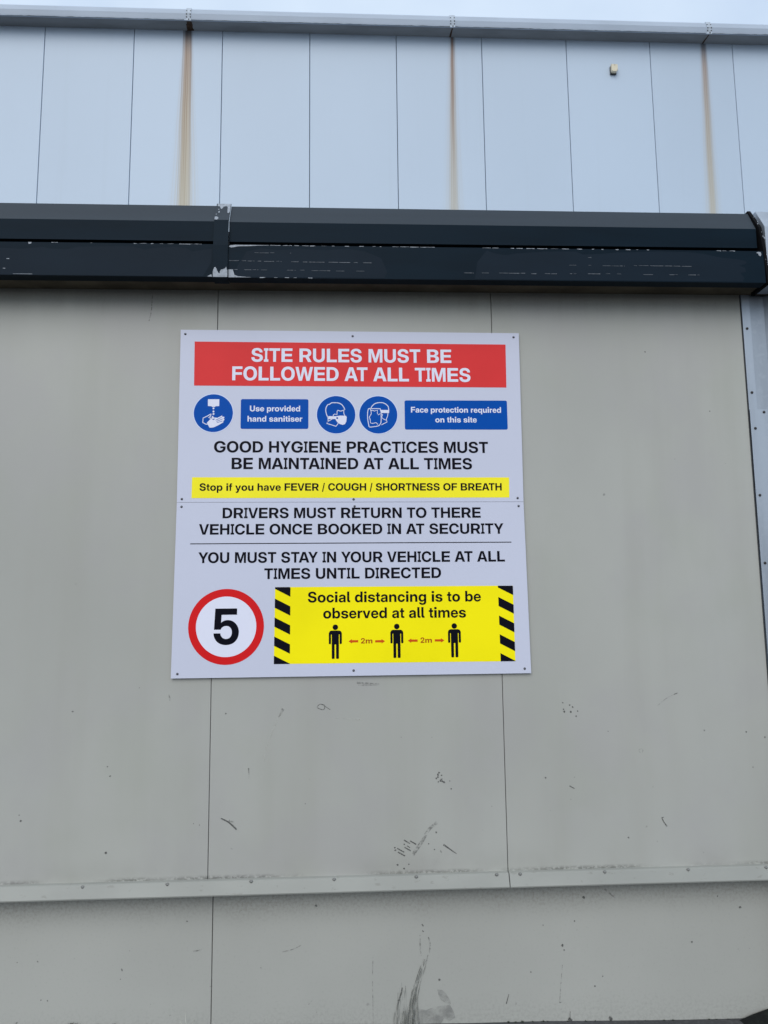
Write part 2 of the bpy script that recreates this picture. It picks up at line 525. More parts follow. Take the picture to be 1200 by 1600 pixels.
# ------------------------------------------------------------------ lettering
# outlines of a bold grotesque: (set width, drawn width, contours; * marks a curve's control point)
GLYPHS = {
    'A': (722, 1478, '8,0 527,1490 950,1490 1470,0 1108,0 885,701 *840,851 *748,1165 695,1358 784,1358 *731,1165 *637,851 590,701 360,0;347,311 347,570 1132,570 1132,311'),
    'B': (722, 1322, '106,0 106,1490 711,1490 *873,1490 *1099,1394 *1215,1223 1215,1109 *1215,1023 *1149,889 *1028,800 945,780 945,778 *1037,771 *1184,681 *1270,526 1270,420 *1270,297 *1149,107 *917,0 748,0;424,254 700,254 *812,254 *937,352 937,441 *937,500 *881,586 *777,634 704,634 424,634;424,875 684,875 *748,875 *841,919 *891,1001 891,1056 *891,1138 *780,1236 684,1236 424,1236'),
    'C': (722, 1488, '770,-24 *566,-24 *244,161 *59,506 59,744 *59,984 *243,1329 *566,1514 770,1514 *903,1514 *1129,1435 *1303,1289 *1415,1085 1432,959 1103,959 *1090,1022 *1033,1122 *948,1192 *839,1228 775,1228 *652,1228 *479,1110 *387,893 387,744 *387,596 *479,380 *652,262 775,262 *839,262 *947,298 *1032,367 *1090,466 1103,529 1432,529 *1414,403 *1303,200 *1129,54 *903,-24'),
    'D': (722, 1439, '641,0 252,0 252,274 624,274 *770,274 *959,382 *1052,593 1052,746 *1052,899 *959,1109 *770,1216 625,1216 246,1216 246,1490 645,1490 *870,1490 *1200,1308 *1380,974 1380,746 *1380,517 *1201,182 *871,0;432,1490 432,0 106,0 106,1490'),
    'E': (667, 1253, '106,0 106,1490 1189,1490 1189,1212 432,1212 432,887 1132,887 1132,616 432,616 432,278 1189,278 1189,0'),
    'F': (611, 1199, '106,0 106,1490 1155,1490 1155,1212 432,1212 432,862 1108,862 1108,592 432,592 432,0'),
    'G': (778, 1508, '772,-24 *559,-24 *238,167 *59,513 59,744 *59,984 *245,1329 *566,1514 767,1514 *896,1514 *1124,1439 *1301,1299 *1413,1106 1427,988 1095,988 *1084,1043 *1030,1131 *948,1194 *842,1228 777,1228 *655,1228 *481,1110 *387,894 387,744 *387,595 *481,379 *658,262 781,262 *882,262 *1034,337 *1118,471 1118,560 1194,554 802,554 802,799 1437,799 1437,604 *1437,418 *1267,135 *968,-24'),
    'H': (722, 1473, '106,0 106,1490 432,1490 432,899 1042,899 1042,1490 1367,1490 1367,0 1042,0 1042,620 432,620 432,0'),
    'I': (278, 817, '61,0 61,262 246,262 246,1228 61,1228 61,1490 756,1490 756,1228 572,1228 572,262 756,262 756,0'),
    'K': (722, 1419, '342,295 342,697 *393,759 *495,882 *597,1006 648,1068 1004,1490 1392,1490 764,757 737,757;106,0 106,1490 432,1490 432,1094 432,708 432,553 432,0;1034,0 603,663 798,909 1409,0'),
    'L': (611, 1147, '106,0 106,1490 432,1490 432,278 1103,278 1103,0'),
    'M': (833, 1841, '106,0 106,1490 584,1490 811,834 *827,785 *869,642 *914,486 *952,344 964,296 882,296 *894,344 *932,486 *976,642 *1017,785 1033,834 1256,1490 1735,1490 1735,0 1416,0 1416,686 *1416,736 *1419,878 *1424,1041 *1428,1208 1429,1282 1467,1282 *1445,1203 *1395,1032 *1349,869 *1308,733 1292,686 1053,0 789,0 547,686 *532,733 *490,869 *442,1032 *391,1203 367,1282 413,1282 *414,1208 *418,1041 *422,878 *426,736 426,686 426,0'),
    'N': (722, 1490, '106,0 106,1490 447,1490 906,758 *929,722 *997,602 *1074,464 1108,401 1070,316 *1066,386 *1061,568 *1058,736 1058,785 1058,1490 1384,1490 1384,0 1042,0 624,666 *597,709 *513,851 *413,1030 359,1129 417,1162 *424,1052 *430,858 *432,709 432,667 432,0'),
    'O': (778, 1530, '765,-24 *564,-24 *244,162 *59,506 59,744 *59,984 *244,1329 *564,1514 765,1514 *966,1514 *1285,1329 *1471,984 1471,744 *1471,506 *1285,161 *966,-24;765,262 *877,262 *1048,376 *1143,591 1143,744 *1143,898 *1048,1114 *877,1228 765,1228 *654,1228 *483,1114 *387,898 387,744 *387,591 *483,376 *654,262'),
    'P': (667, 1299, '106,0 106,1490 701,1490 *871,1490 *1118,1370 *1252,1148 1252,996 *1252,845 *1117,623 *868,502 698,502 288,502 288,774 680,774 *758,774 *872,828 *933,928 933,996 *933,1065 *872,1163 *758,1218 680,1218 432,1218 432,0'),
    'R': (722, 1337, '106,0 106,1490 708,1490 *878,1490 *1125,1370 *1259,1148 1259,996 *1259,847 *1119,630 *863,512 689,512 302,512 302,772 688,772 *766,772 *879,827 *941,928 941,996 *941,1065 *879,1165 *766,1220 687,1220 432,1220 432,0;947,0 609,674 950,674 1295,0'),
    'S': (667, 1347, '679,-24 *487,-24 *214,97 *69,327 69,490 382,490 *384,412 *457,301 *591,241 683,241 *765,241 *887,286 *956,368 956,422 *956,468 *901,537 *785,588 692,608 537,641 *316,688 *98,897 98,1057 *98,1194 *242,1399 *500,1514 671,1514 *845,1514 *1098,1398 *1238,1181 1243,1030 939,1030 *932,1132 *789,1248 673,1248 *601,1248 *488,1204 *424,1125 424,1073 *424,1029 *476,965 *587,917 676,898 814,868 *935,843 *1111,768 *1224,664 *1278,529 1278,445 *1278,299 *1134,89 *866,-24'),
    'T': (611, 1308, '44,1212 44,1490 1264,1490 1264,1212 817,1212 817,0 492,0 492,1212'),
    'U': (722, 1442, '721,-24 *534,-24 *256,113 *103,359 103,521 103,1490 421,1490 421,547 *421,463 *496,332 *631,256 722,256 *812,256 *947,332 *1021,462 1021,547 1021,1490 1339,1490 1339,521 *1339,359 *1186,113 *909,-24'),
    'V': (667, 1460, '527,0 8,1490 363,1490 593,789 *638,645 *733,319 787,132 693,132 *745,319 *837,645 880,789 1102,1490 1453,1490 946,0'),
    'Y': (667, 1427, '560,0 560,549 8,1490 381,1490 628,1047 *661,988 *723,869 754,809 688,809 *718,869 *778,988 810,1047 1048,1490 1419,1490 877,549 877,0'),
    'a': (556, 1143, '425,-18 *319,-18 *155,52 *61,192 61,297 *61,386 *127,506 *241,580 *390,618 473,625 *569,634 *683,653 *733,687 733,720 733,727 *733,763 *693,818 *620,849 569,849 *517,849 *439,817 *393,758 389,719 97,719 *105,830 *221,991 *431,1078 579,1078 *689,1078 *862,1029 *980,935 *1041,800 1041,714 1041,0 736,0 736,149 732,149 *704,95 *620,21 *503,-18;514,194 *580,194 *680,243 *735,329 735,384 735,486 *722,480 *681,468 *628,456 *566,445 531,440 *483,433 *405,400 *359,347 359,308 *359,272 *398,221 *467,194'),
    'b': (611, 1233, '721,-22 *651,-22 *532,18 *440,101 411,162 409,162 409,0 101,0 101,1490 413,1490 413,911 415,911 *449,968 *540,1042 *655,1078 723,1078 *858,1078 *1062,939 *1177,692 1177,529 *1177,364 *1064,115 *859,-22;637,230 *706,230 *807,301 *862,435 862,529 *862,624 *807,757 *706,828 637,828 *566,828 *459,754 *399,620 399,529 *399,439 *459,304 *566,230'),
    'c': (556, 1147, '592,-24 *431,-24 *190,115 *56,364 56,527 *56,691 *190,940 *431,1080 592,1080 *698,1080 *877,1018 *1010,904 *1089,748 1095,654 794,654 *788,694 *757,758 *707,805 *639,830 597,830 *526,830 *425,756 *371,620 371,527 *371,435 *425,300 *526,226 597,226 *639,226 *706,251 *755,298 *786,364 793,404 1095,404 *1091,311 *1014,155 *880,39 *699,-24'),
    'd': (611, 1233, '513,-22 *375,-22 *169,115 *56,364 56,529 *56,692 *171,939 *376,1078 510,1078 *579,1078 *694,1042 *785,968 819,911 820,911 820,1490 1132,1490 1132,0 824,0 824,162 823,162 *793,101 *701,18 *582,-22;596,230 *668,230 *775,304 *834,439 834,529 *834,620 *775,754 *668,828 596,828 *528,828 *426,757 *371,624 371,529 *371,435 *426,301 *528,230'),
    'e': (556, 1157, '590,-24 *429,-24 *189,117 *56,367 56,527 *56,689 *190,938 *427,1080 580,1080 *698,1080 *890,1001 *1030,854 *1105,655 1105,534 1105,450 163,450 163,644 957,644 815,601 *815,676 *760,786 *658,845 587,845 *517,845 *415,786 *360,676 360,601 360,464 *360,386 *416,270 *524,207 600,207 *655,207 *741,238 *799,296 812,334 1096,334 *1077,229 *934,68 *720,-24'),
    'f': (333, 778, '738,1056 738,813 18,813 18,1056;210,0 210,1186 *210,1288 *288,1423 *444,1490 562,1490 *617,1490 *718,1490 738,1490 738,1247 *725,1247 *659,1247 636,1247 *574,1247 *522,1195 522,1133 522,0'),
    'g': (611, 1233, '607,-432 *453,-432 *242,-345 *123,-189 108,-87 408,-87 *418,-125 *472,-177 *555,-205 607,-205 *712,-205 *823,-91 823,20 823,182 822,182 *792,120 *700,40 *582,2 513,2 *375,2 *169,139 *56,381 56,537 *56,695 *171,940 *376,1078 510,1078 *579,1078 *695,1040 *789,963 822,905 823,905 823,1056 1132,1056 1132,47 *1132,-122 *1001,-333 *765,-432;596,250 *668,250 *775,322 *834,453 834,542 *834,630 *775,761 *668,833 596,833 *528,833 *426,764 *371,634 371,542 *371,450 *426,319 *528,250'),
    'h': (611, 1210, '413,582 413,0 101,0 101,1490 413,1490 413,778 358,778 *408,918 *594,1078 741,1078 *854,1078 *1019,981 *1109,795 1109,662 1109,0 797,0 797,602 *797,704 *700,810 610,810 *552,810 *463,762 *413,661'),
    'i': (278, 515, '101,0 101,1056 413,1056 413,0;257,1178 *180,1178 *81,1271 81,1341 *81,1412 *180,1504 256,1504 *333,1504 *433,1412 433,1341 *433,1271 *333,1178'),
    'l': (278, 571, '453,0 *267,0 *101,136 101,292 101,1490 413,1490 413,323 *413,276 *453,237 500,237 *510,237 *534,237 543,237 543,0 *521,0 *475,0'),
    'm': (889, 1823, '101,0 101,1056 402,1056 402,815 385,815 *412,905 *513,1021 *648,1078 723,1078 *843,1078 *1022,939 1041,815 1010,815 *1029,898 *1132,1016 *1280,1078 1366,1078 *1468,1078 *1629,990 *1722,821 1722,701 1722,0 1410,0 1410,639 *1410,730 *1311,823 1238,823 *1184,823 *1105,775 *1061,689 1061,631 1061,0 762,0 762,646 *762,727 *668,823 593,823 *543,823 *461,775 *413,685 413,621 413,0'),
    'n': (611, 1210, '413,582 413,0 101,0 101,1056 409,1056 409,778 358,778 *408,918 *594,1078 741,1078 *854,1078 *1019,981 *1109,795 1109,662 1109,0 797,0 797,602 *797,704 *700,810 610,810 *552,810 *463,762 *413,661'),
    'o': (611, 1198, '599,-24 *438,-24 *193,113 *56,361 56,527 *56,694 *193,942 *438,1080 599,1080 *761,1080 *1006,942 *1142,694 1142,527 *1142,361 *1006,113 *761,-24;599,227 *667,227 *769,298 *827,433 827,527 *827,623 *769,757 *667,829 599,829 *532,829 *429,757 *371,623 371,527 *371,433 *429,298 *532,227'),
    'p': (611, 1233, '101,-418 101,1056 409,1056 409,915 413,915 *445,969 *538,1042 *655,1078 723,1078 *858,1078 *1062,939 *1177,692 1177,529 *1177,364 *1064,115 *859,-22 721,-22 *651,-22 *535,18 *446,98 416,158 413,158 413,-418;637,230 *706,230 *807,301 *862,435 862,529 *862,624 *807,757 *706,828 637,828 *566,828 *459,754 *399,620 399,529 *399,439 *459,304 *566,230'),
    'q': (611, 1233, '1132,-418 820,-418 820,158 817,158 *787,98 *698,18 *582,-22 513,-22 *375,-22 *169,115 *56,364 56,529 *56,692 *171,939 *376,1078 510,1078 *579,1078 *696,1042 *788,969 820,915 824,915 824,1056 1132,1056;596,230 *668,230 *775,304 *834,439 834,529 *834,620 *775,754 *668,828 596,828 *528,828 *426,757 *371,624 371,529 *371,435 *426,301 *528,230'),
    'r': (389, 778, '101,0 101,1056 403,1056 403,874 406,874 *435,971 *558,1062 663,1062 *690,1062 *734,1061 753,1060 753,797 *736,798 *660,802 623,802 *562,802 *467,747 *413,639 413,561 413,0'),
    's': (556, 1078, '550,-26 *409,-26 *191,60 *61,221 51,334 359,334 *367,269 *462,194 544,194 *623,194 *712,252 712,298 *712,337 *642,386 578,398 391,433 *236,463 *75,619 75,742 *75,843 *186,995 *391,1078 532,1078 *673,1078 *881,990 *998,830 1001,718 713,718 *712,779 *616,859 542,859 *469,859 *386,799 386,755 *386,717 *451,667 509,656 714,617 *875,586 *1028,445 1028,328 *1028,221 *907,62 *691,-26'),
    't': (333, 772, '728,1056 728,813 18,813 18,1056;200,1344 512,1344 512,336 *512,284 *554,243 613,243 *638,243 *710,243 728,243 728,0 *702,0 *601,0 549,0 *368,0 *200,139 200,286'),
    'u': (611, 1210, '470,-22 *357,-22 *191,75 *101,262 101,394 101,1056 413,1056 413,454 *413,353 *511,246 600,246 *658,246 *747,294 *797,396 797,474 797,1056 1109,1056 1109,0 801,0 801,278 852,278 *802,138 *617,-22'),
    'v': (556, 1147, '399,0 9,1056 336,1056 503,547 *533,451 *588,259 615,164 541,164 *568,259 *621,451 650,547 814,1056 1138,1056 748,0'),
    'y': (556, 1147, '130,-418 130,-173 268,-173 *304,-173 *347,-152 *377,-104 390,-64 416,3 9,1056 336,1056 506,547 *536,452 *592,259 619,164 531,164 *557,259 *612,452 643,547 814,1056 1138,1056 676,-158 *642,-248 *548,-364 *422,-418 337,-418 *287,-418 *180,-418'),
    '/': (278, 756, '753,1560 273,-224 3,-224 483,1560'),
    '2': (556, 1320, '124,0 124,237 672,701 *735,755 *836,853 *895,963 895,1031 *895,1099 *839,1200 *735,1255 664,1255 *588,1255 *477,1188 *416,1062 416,973 117,973 *117,1138 *251,1381 *497,1514 665,1514 *820,1514 *1061,1400 *1199,1190 1199,1048 *1199,943 *1119,771 *971,611 868,523 565,262 565,260 1205,260 1205,0'),
    '5': (556, 1320, '659,-22 *498,-22 *251,98 *106,315 97,462 404,462 *407,394 *475,289 *589,228 661,228 *735,228 *848,296 *911,417 911,495 *911,575 *849,697 *738,766 666,766 *571,766 *438,686 414,615 118,615 163,1490 1130,1490 1130,1229 450,1229 425,895 427,895 *482,952 *633,1009 723,1009 *824,1009 *1003,933 *1140,796 *1219,611 1219,504 *1219,350 *1079,112 *828,-22'),
    'W': (944, 2055, '407,0 8,1490 356,1490 522,777 *543,682 *581,492 *617,302 634,207 567,207 *585,302 *624,492 *665,682 687,777 863,1490 1192,1490 1367,777 *1390,682 *1431,492 *1470,302 1488,207 1419,207 *1437,302 *1473,492 *1512,682 1532,777 1698,1490 2047,1490 1647,0 1285,0 1081,792 *1059,880 *1014,1100 982,1242 1072,1242 *1041,1100 *997,880 974,792 770,0'),
}
CAP = 1490.0

def glyph_loops(ch):
    _, _, src = GLYPHS[ch]
    loops = []
    for cs in src.split(';'):
        pts = []
        for tk in cs.split():
            off = tk[0] == '*'
            a, b = tk.lstrip('*').split(',')
            pts.append((float(a), float(b), not off))
        full = []
        for i, p in enumerate(pts):
            q = pts[(i + 1) % len(pts)]
            full.append(p)
            if not p[2] and not q[2]:
                full.append(((p[0] + q[0]) / 2, (p[1] + q[1]) / 2, True))
        k0 = next(i for i, p in enumerate(full) if p[2])
        full = full[k0:] + full[:k0]
        lp = []
        i, n = 0, len(full)
        while i < n:
            p = full[i]
            nx = full[(i + 1) % n]
            lp.append((p[0], p[1]))
            if nx[2]:
                i += 1
            else:
                e = full[(i + 2) % n]
                for u in (0.2, 0.4, 0.6, 0.8):
                    lp.append(((1 - u) ** 2 * p[0] + 2 * u * (1 - u) * nx[0] + u * u * e[0], (1 - u) ** 2 * p[1] + 2 * u * (1 - u) * nx[1] + u * u * e[1]))
                i += 2
        loops.append(lp)
    return loops
LOOPS = {ch: glyph_loops(ch) for ch in GLYPHS}
def glyph_tris(loops):
    """triangles of the inside of overlapping outlines (non-zero winding)"""
    vs, es = [], []
    for lp in loops:
        lp = [p for i, p in enumerate(lp) if (p[0] - lp[i - 1][0]) ** 2 + (p[1] - lp[i - 1][1]) ** 2 > 1e-3]
        k = len(vs)
        vs += [Vector(p) for p in lp]
        es += [(k + i, k + (i + 1) % len(lp)) for i in range(len(lp))]
    ov, _, of, _, _, _ = delaunay_2d_cdt(vs, es, [], 0, 1e-4)
    keep = []
    for fc in of:
        cx = sum(ov[i].x for i in fc) / len(fc); cy = sum(ov[i].y for i in fc) / len(fc)
        w = 0
        for a, b in es:
            p, q = vs[a], vs[b]
            if (p.y <= cy) != (q.y <= cy):
                side = (q.x - p.x) * (cy - p.y) - (cx - p.x) * (q.y - p.y)
                if p.y <= cy and side > 0: w += 1
                elif p.y > cy and side < 0: w -= 1
        if w:
            keep.append(tuple(fc))
    return [(v.x, v.y) for v in ov], keep
TRIS = {ch: glyph_tris(lp) for ch, lp in LOOPS.items()}
KERN = {'AT': -74, 'TA': -74, 'AY': -90, 'LT': -90, 'YO': -50, 'TO': -18, 'AV': -70}

def write(bm, text, xl, xr, base, cap, y, mi=0, dz=0.0):
    """set a line between xl and xr (mm on the board), baseline height, cap height"""
    pen, place_ = 0.0, []
    for i, ch in enumerate(text):
        if ch == ' ':
            pen += 278; continue
        w, adv, _ = GLYPHS[ch]
        place_.append((ch, pen, w / adv))
        pen += w + KERN.get(text[i:i + 2], 0)
    xs = [px + p[0] * k for ch, px, k in place_ for lp in LOOPS[ch] for p in lp]
    lo, hi = min(xs), max(xs)
    s = (xr - xl) / (hi - lo) / 1000
    sz = cap / CAP / 1000
    for ch, px, k in place_:
        pts, tris = TRIS[ch]
        vs = [bm.verts.new((xl / 1000 + (px + p[0] * k - lo) * s, y, base / 1000 + p[1] * sz + dz / 1000 * ((px - lo) / (hi - lo) - 0.5))) for p in pts]
        for tr in tris:
            f_ = bm.faces.new([vs[i] for i in tr])
            f_.normal_update()
            if f_.normal.y > 0: f_.normal_flip()
            f_.material_index = mi

# ================================================================== the place
# ---- ground
bm = bmesh.new()
def gz(x_):
    return -1.122 - 0.022 * max(-3.0, min(4.0, x_))
xs_ = [-600, -60, -8, -4] + [-3 + 0.25 * k for k in range(29)] + [6, 10, 60, 600]
ys_ = [-600, -60, -12, -6, -4, -3, -2, -1.2, -0.6, -0.3, -0.1, 0.0, 0.1, 0.4, 8, 60, 600]
gv_ = {}
for i, xx in enumerate(xs_):
    for j, yy in enumerate(ys_):
        near = abs(xx) < 6 and -4 < yy < 0.2
        gv_[i, j] = bm.verts.new((xx, yy, gz(xx) + (noise.noise((xx * 1.7, yy * 1.7, 0)) * 0.006 if near else 0)))
for i in range(len(xs_) - 1):
    for j in range(len(ys_) - 1):
        bm.faces.new((gv_[i, j], gv_[i + 1, j], gv_[i + 1, j + 1], gv_[i, j + 1]))
tag(link('ground', bm, M_TARMAC), 'dark tarmac along the foot of the grey panel wall', 'ground', kind='structure')

# ---- lower wall
WX = [-3.87, -2.87, -1.87, -0.87, 0.1303, 1.1303, 2.0745]
wall = thing('panel_wall', 'grey panelled lower wall that carries the big white rules sign', 'wall', (0.6, 0.05, -1.15))
STROKES = [   # (plane, points, width0, width1, material) on the wall face, metres
    ([(0.914, -0.562), (0.934, -0.576), (0.957, -0.592)], .0062, .0022, 1), ([(0.902, -0.580), (0.907, -0.587)], .005, .004, 2),
    ([(0.781, -0.544), (0.801, -0.556)], .004, .003, 1), ([(0.801, -0.547), (0.822, -0.559)], .0035, .0045, 1),
    ([(0.782, -0.567), (0.803, -0.579)], .0035, .004, 1), ([(0.758, -0.570), (0.781, -0.583)], .004, .0035, 1),
    ([(0.760, -0.582), (0.784, -0.595)], .0045, .004, 1), ([(0.790, -0.562), (0.801, -0.569)], .003, .003, 1),
    ([(0.81, -0.591), (0.843, -0.548), (0.865, -0.513), (0.893, -0.49)], .012, .009, 2),
    ([(1.666, -0.492), (1.673, -0.508), (1.683, -0.521)], .003, .0045, 1), ([(1.666, -0.492), (1.673, -0.491)], .003, .002, 1),
    ([(1.673, -0.118), (1.709, -0.092), (1.747, -0.076)], .002, .003, 2), ([(1.728, -0.083), (1.747, -0.076)], .003, .003, 2),
    ([(1.599, -0.266), (1.606, -0.263), (1.612, -0.266), (1.611, -0.273), (1.603, -0.275), (1.599, -0.271), (1.599, -0.266)], .002, .002, 2),
    ([(1.351, -0.381), (1.368, -0.390)], .004, .002, 1),
    ([(0.489, -0.104), (0.5, -0.094), (0.516, -0.099), (0.511, -0.113), (0.491, -0.106)], .002, .0025, 1), ([(0.505, -0.094), (0.535, -0.113)], .002, .002, 1),
    ([(0.17, -0.46), (0.197, -0.474), (0.223, -0.497)], .004, .006, 1), ([(0.197, -0.467), (0.213, -0.474)], .007, .005, 2),
    ([(-0.011, -0.053), (-0.006, -0.073)], .003, .006, 2), ([(0.626, -0.024), (0.703, -0.029)], .006, .003, 2), ([(0.632, -0.032), (0.70, -0.033)], .004, .003, 2),
    ([(0.375, -0.107), (0.348, -0.16), (0.322, -0.223), (0.311, -0.28)], .006, .003, 3), ([(0.375, -0.107), (0.36, -0.135)], .010, .004, 2),
    ([(0.55, -0.14), (0.64, -0.148)], .003, .004, 3),
    ([(-0.105, 1.37), (-0.108, 1.30), (-0.115, 1.265)], .004, .003, 2), ([(0.26, -0.30), (0.262, -0.335)], .005, .002, 2),
]
DOTS = [(0.75, -0.568, .003), (0.751, -0.576, .004), (0.782, -0.558, .003), (0.758, -0.623, .0035), (0.78, -0.635, .004), (0.796, -0.622, .003), (0.864, -0.558, .0025), (0.89, -0.522, .0035), (0.883, -0.577, .0025),
        (0.904, -0.328, .0035), (0.9, -0.335, .005), (0.899, -0.342, .004), (0.894, -0.347, .0035), (0.912, -0.35, .004), (0.908, -0.355, .004), (0.914, -0.357, .004), (0.92, -0.36, .0045), (0.901, -0.358, .003), (0.94, -0.356, .0025), (0.944, -0.382, .003), (0.912, -0.337, .003),
        (1.339, -0.103, .003), (1.363, -0.112, .0035), (1.373, -0.118, .0035), (1.341, -0.125, .003), (1.343, -0.133, .0045), (1.366, -0.134, .004), (1.39, -0.132, .003), (1.384, -0.149, .0035),
        (1.834, -0.205, .003), (1.983, -0.213, .0035), (2.048, -0.232, .0035), (1.998, -0.332, .0025), (1.547, -0.555, .0035), (1.269, -0.352, .004), (1.494, -0.202, .002),
        (-0.329, -0.105, .0035), (-0.208, -0.286, .0025), (-0.198, -0.317, .0035), (-0.489, -0.435, .0025), (-0.483, -0.453, .004), (-0.203, -0.561, .0045), (0.181, -0.12, .003), (1.93, 0.935, .003), (1.70, 1.16, .003), (-0.11, -0.03, .002), (0.45, -0.42, .002), (0.1, -0.48, .002), (0.08, -0.475, .002)]
for k in range(len(WX) - 1):
    x0, x1 = WX[k] + 0.0010, WX[k + 1] - 0.0010
    bm = bmesh.new()
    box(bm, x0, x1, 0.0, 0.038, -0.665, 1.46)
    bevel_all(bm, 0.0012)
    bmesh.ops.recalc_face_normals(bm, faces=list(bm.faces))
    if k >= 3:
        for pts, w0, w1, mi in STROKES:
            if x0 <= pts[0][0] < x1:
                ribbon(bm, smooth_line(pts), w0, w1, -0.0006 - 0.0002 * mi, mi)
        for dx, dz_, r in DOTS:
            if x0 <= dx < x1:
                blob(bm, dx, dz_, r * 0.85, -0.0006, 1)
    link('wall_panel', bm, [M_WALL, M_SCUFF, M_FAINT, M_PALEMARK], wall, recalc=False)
bm = bmesh.new()
box(bm, -3.87, 2.07, 0.045, 0.0475, -0.70, 1.46)
link('backing_sheet', bm, M_BACK, wall)

PX = [-3.85, -1.85, 0.1405, 2.25]
PSTROKES = [([(0.862, -0.872), (0.868, -0.893), (0.866, -0.913), (0.86, -0.93), (0.852, -0.955)], .004, .006, 2), ([(0.834, -0.864), (0.834, -0.904), (0.837, -0.93)], .004, .005, 2),
    ([(0.841, -0.83), (0.846, -0.837)], .003, .004, 1), ([(0.842, -0.851), (0.847, -0.855)], .003, .003, 1),
    ([(0.772, -1.028), (0.767, -1.048), (0.757, -1.077)], .004, .005, 1), ([(0.757, -1.077), (0.746, -1.114), (0.744, -1.16)], .006, .009, 3),
    ([(0.078, -0.895), (0.106, -0.889)], .005, .002, 2), ([(0.374, -0.904), (0.406, -0.897), (0.437, -0.884)], .004, .002, 2), ([(1.471, -0.734), (1.507, -0.765)], .007, .004, 2),
    ([(1.315, -0.973), (1.301, -1.09)], .002, .003, 2), ([(1.3355, -1.12), (1.334, -1.147)], .0015, .003, 1), ([(0.675, -0.93), (0.673, -1.0), (0.674, -1.15)], .002, .002, 2), ([(1.30, -1.092), (1.31, -1.09)], .004, .003, 2),
    ([(0.46, -1.07), (0.475, -1.055)], .003, .002, 2), ([(1.12, -1.09), (1.13, -1.06)], .003, .002, 1)]
PDOTS = [(1.943, -0.807, .0055), (0.897, -1.007, .0045), (1.334, -1.147, .009), (1.473, -1.148, .009), (1.398, -0.76, .006), (1.318, -0.912, .0055), (1.323, -0.927, .0035), (1.254, -0.845, .0025), (1.363, -0.836, .003), (1.766, -0.915, .0045), (1.424, -1.044, .0035), (1.452, -1.014, .003), (1.866, -0.769, .003), (1.207, -0.993, .003), (0.485, -0.762, .005)]
def shift(p):
    return p
rnd = random.Random(3)
SM = [[(0.849, -0.94), (0.835, -0.968), (0.819, -1.01), (0.806, -1.05), (0.798, -1.09), (0.79, -1.17)], [(0.857, -0.945), (0.846, -0.975), (0.832, -1.01), (0.822, -1.05), (0.818, -1.09), (0.825, -1.17)]]
for k in range(len(PX) - 1):
    x0, x1 = PX[k] + 0.0012, PX[k + 1] - 0.0012
    bm = bmesh.new()
    box(bm, x0, x1, 0.0505 if k != 2 else 0.049, 0.09, -1.30, -0.66)
    bevel_all(bm, 0.0015)
    bmesh.ops.recalc_face_normals(bm, faces=list(bm.faces))
    y0 = 0.0475
    for pts, w0, w1, mi in PSTROKES:
        if x0 <= pts[0][0] < x1:
            ribbon(bm, smooth_line(pts), w0, w1, y0 - 0.0002 * mi + (0.0015 if k != 2 else 0), mi)
    for dx, dz_, r in PDOTS:
        if x0 <= dx < x1:
            blob(bm, dx, dz_, r * 0.82, y0, 1)
    if k == 2:
        for j in range(22):                # the dragged mud smear: many hair-thin strokes between two edges
            u = rnd.uniform(-0.25, 1.2)
            i0 = rnd.choice((0, 0, 1, 2)); 
            pts = [(SM[0][i][0] * (1 - u) + SM[1][i][0] * u + rnd.uniform(-.0025, .0025), SM[0][i][1] * (1 - u) + SM[1][i][1] * u) for i in range(i0, 6)]
            ribbon(bm, smooth_line(pts), rnd.uniform(.001, .002), rnd.uniform(.002, .006), y0 - 0.0008 - j * 0.00003, 3)
        for j in range(24):
            xx = rnd.uniform(0.745, 0.81)
            ribbon(bm, smooth_line([(xx + rnd.uniform(0.0, 0.02), rnd.uniform(-1.10, -1.01)), (xx + .006, -1.12), (xx - .004, -1.17)]), .002, .006, y0 - 0.0021 - j * 0.00003, 3)
        flat(bm, [[(0.825, -1.095), (0.85, -1.10), (0.875, -1.092), (0.905, -1.088), (0.93, -1.085), (0.941, -1.105), (0.948, -1.126), (0.93, -1.137), (0.91, -1.128), (0.895, -1.15), (0.88, -1.17), (0.82, -1.17)]], y0 - 0.0006, 4)
        flat(bm, [[(0.888, -1.037), (0.905, -1.039), (0.918, -1.05), (0.93, -1.07), (0.934, -1.084), (0.918, -1.082), (0.9, -1.07), (0.893, -1.055)]], y0 - 0.0007, 4)
    link('plinth_panel', bm, [M_PLINTH, M_SCUFF, M_FAINT, M_SMUDGE, M_SMUDGE2], wall, recalc=False)

FL = [(0.0, -0.6515), (-0.0125, -0.6535), (-0.0155, -0.656), (-0.030, -0.6925), (-0.029, -0.6965), (-0.024, -0.6945), (0.047, -0.680), (0.047, -0.668), (-0.001, -0.668)]
sm_ = dome_mesh('screw', 0.0048, 0.004, M_SCREWG, 10, 0.0062)
scr = [(-0.541, -0.656), (-0.269, -0.656), (0.003, -0.655), (0.275, -0.653), (0.547, -0.654), (0.819, -0.653), (1.088, -0.653), (1.167, -0.653), (1.454, -0.654), (1.74, -0.654), (2.01, -0.654)]
for a, b in ((-3.85, -1.862), (-1.86, 1.1285), (1.1315, 2.0742)):
    bm = bmesh.new()
    prism(bm, FL, a, b)
    fl = link('drip_flashing', bm, M_FLASH, wall)
    sp_ = [(s, -0.0165, q - 0.0045) for s, q in scr if a < s < b]
    if sp_:
        place('screw', sm_, sp_, fl)

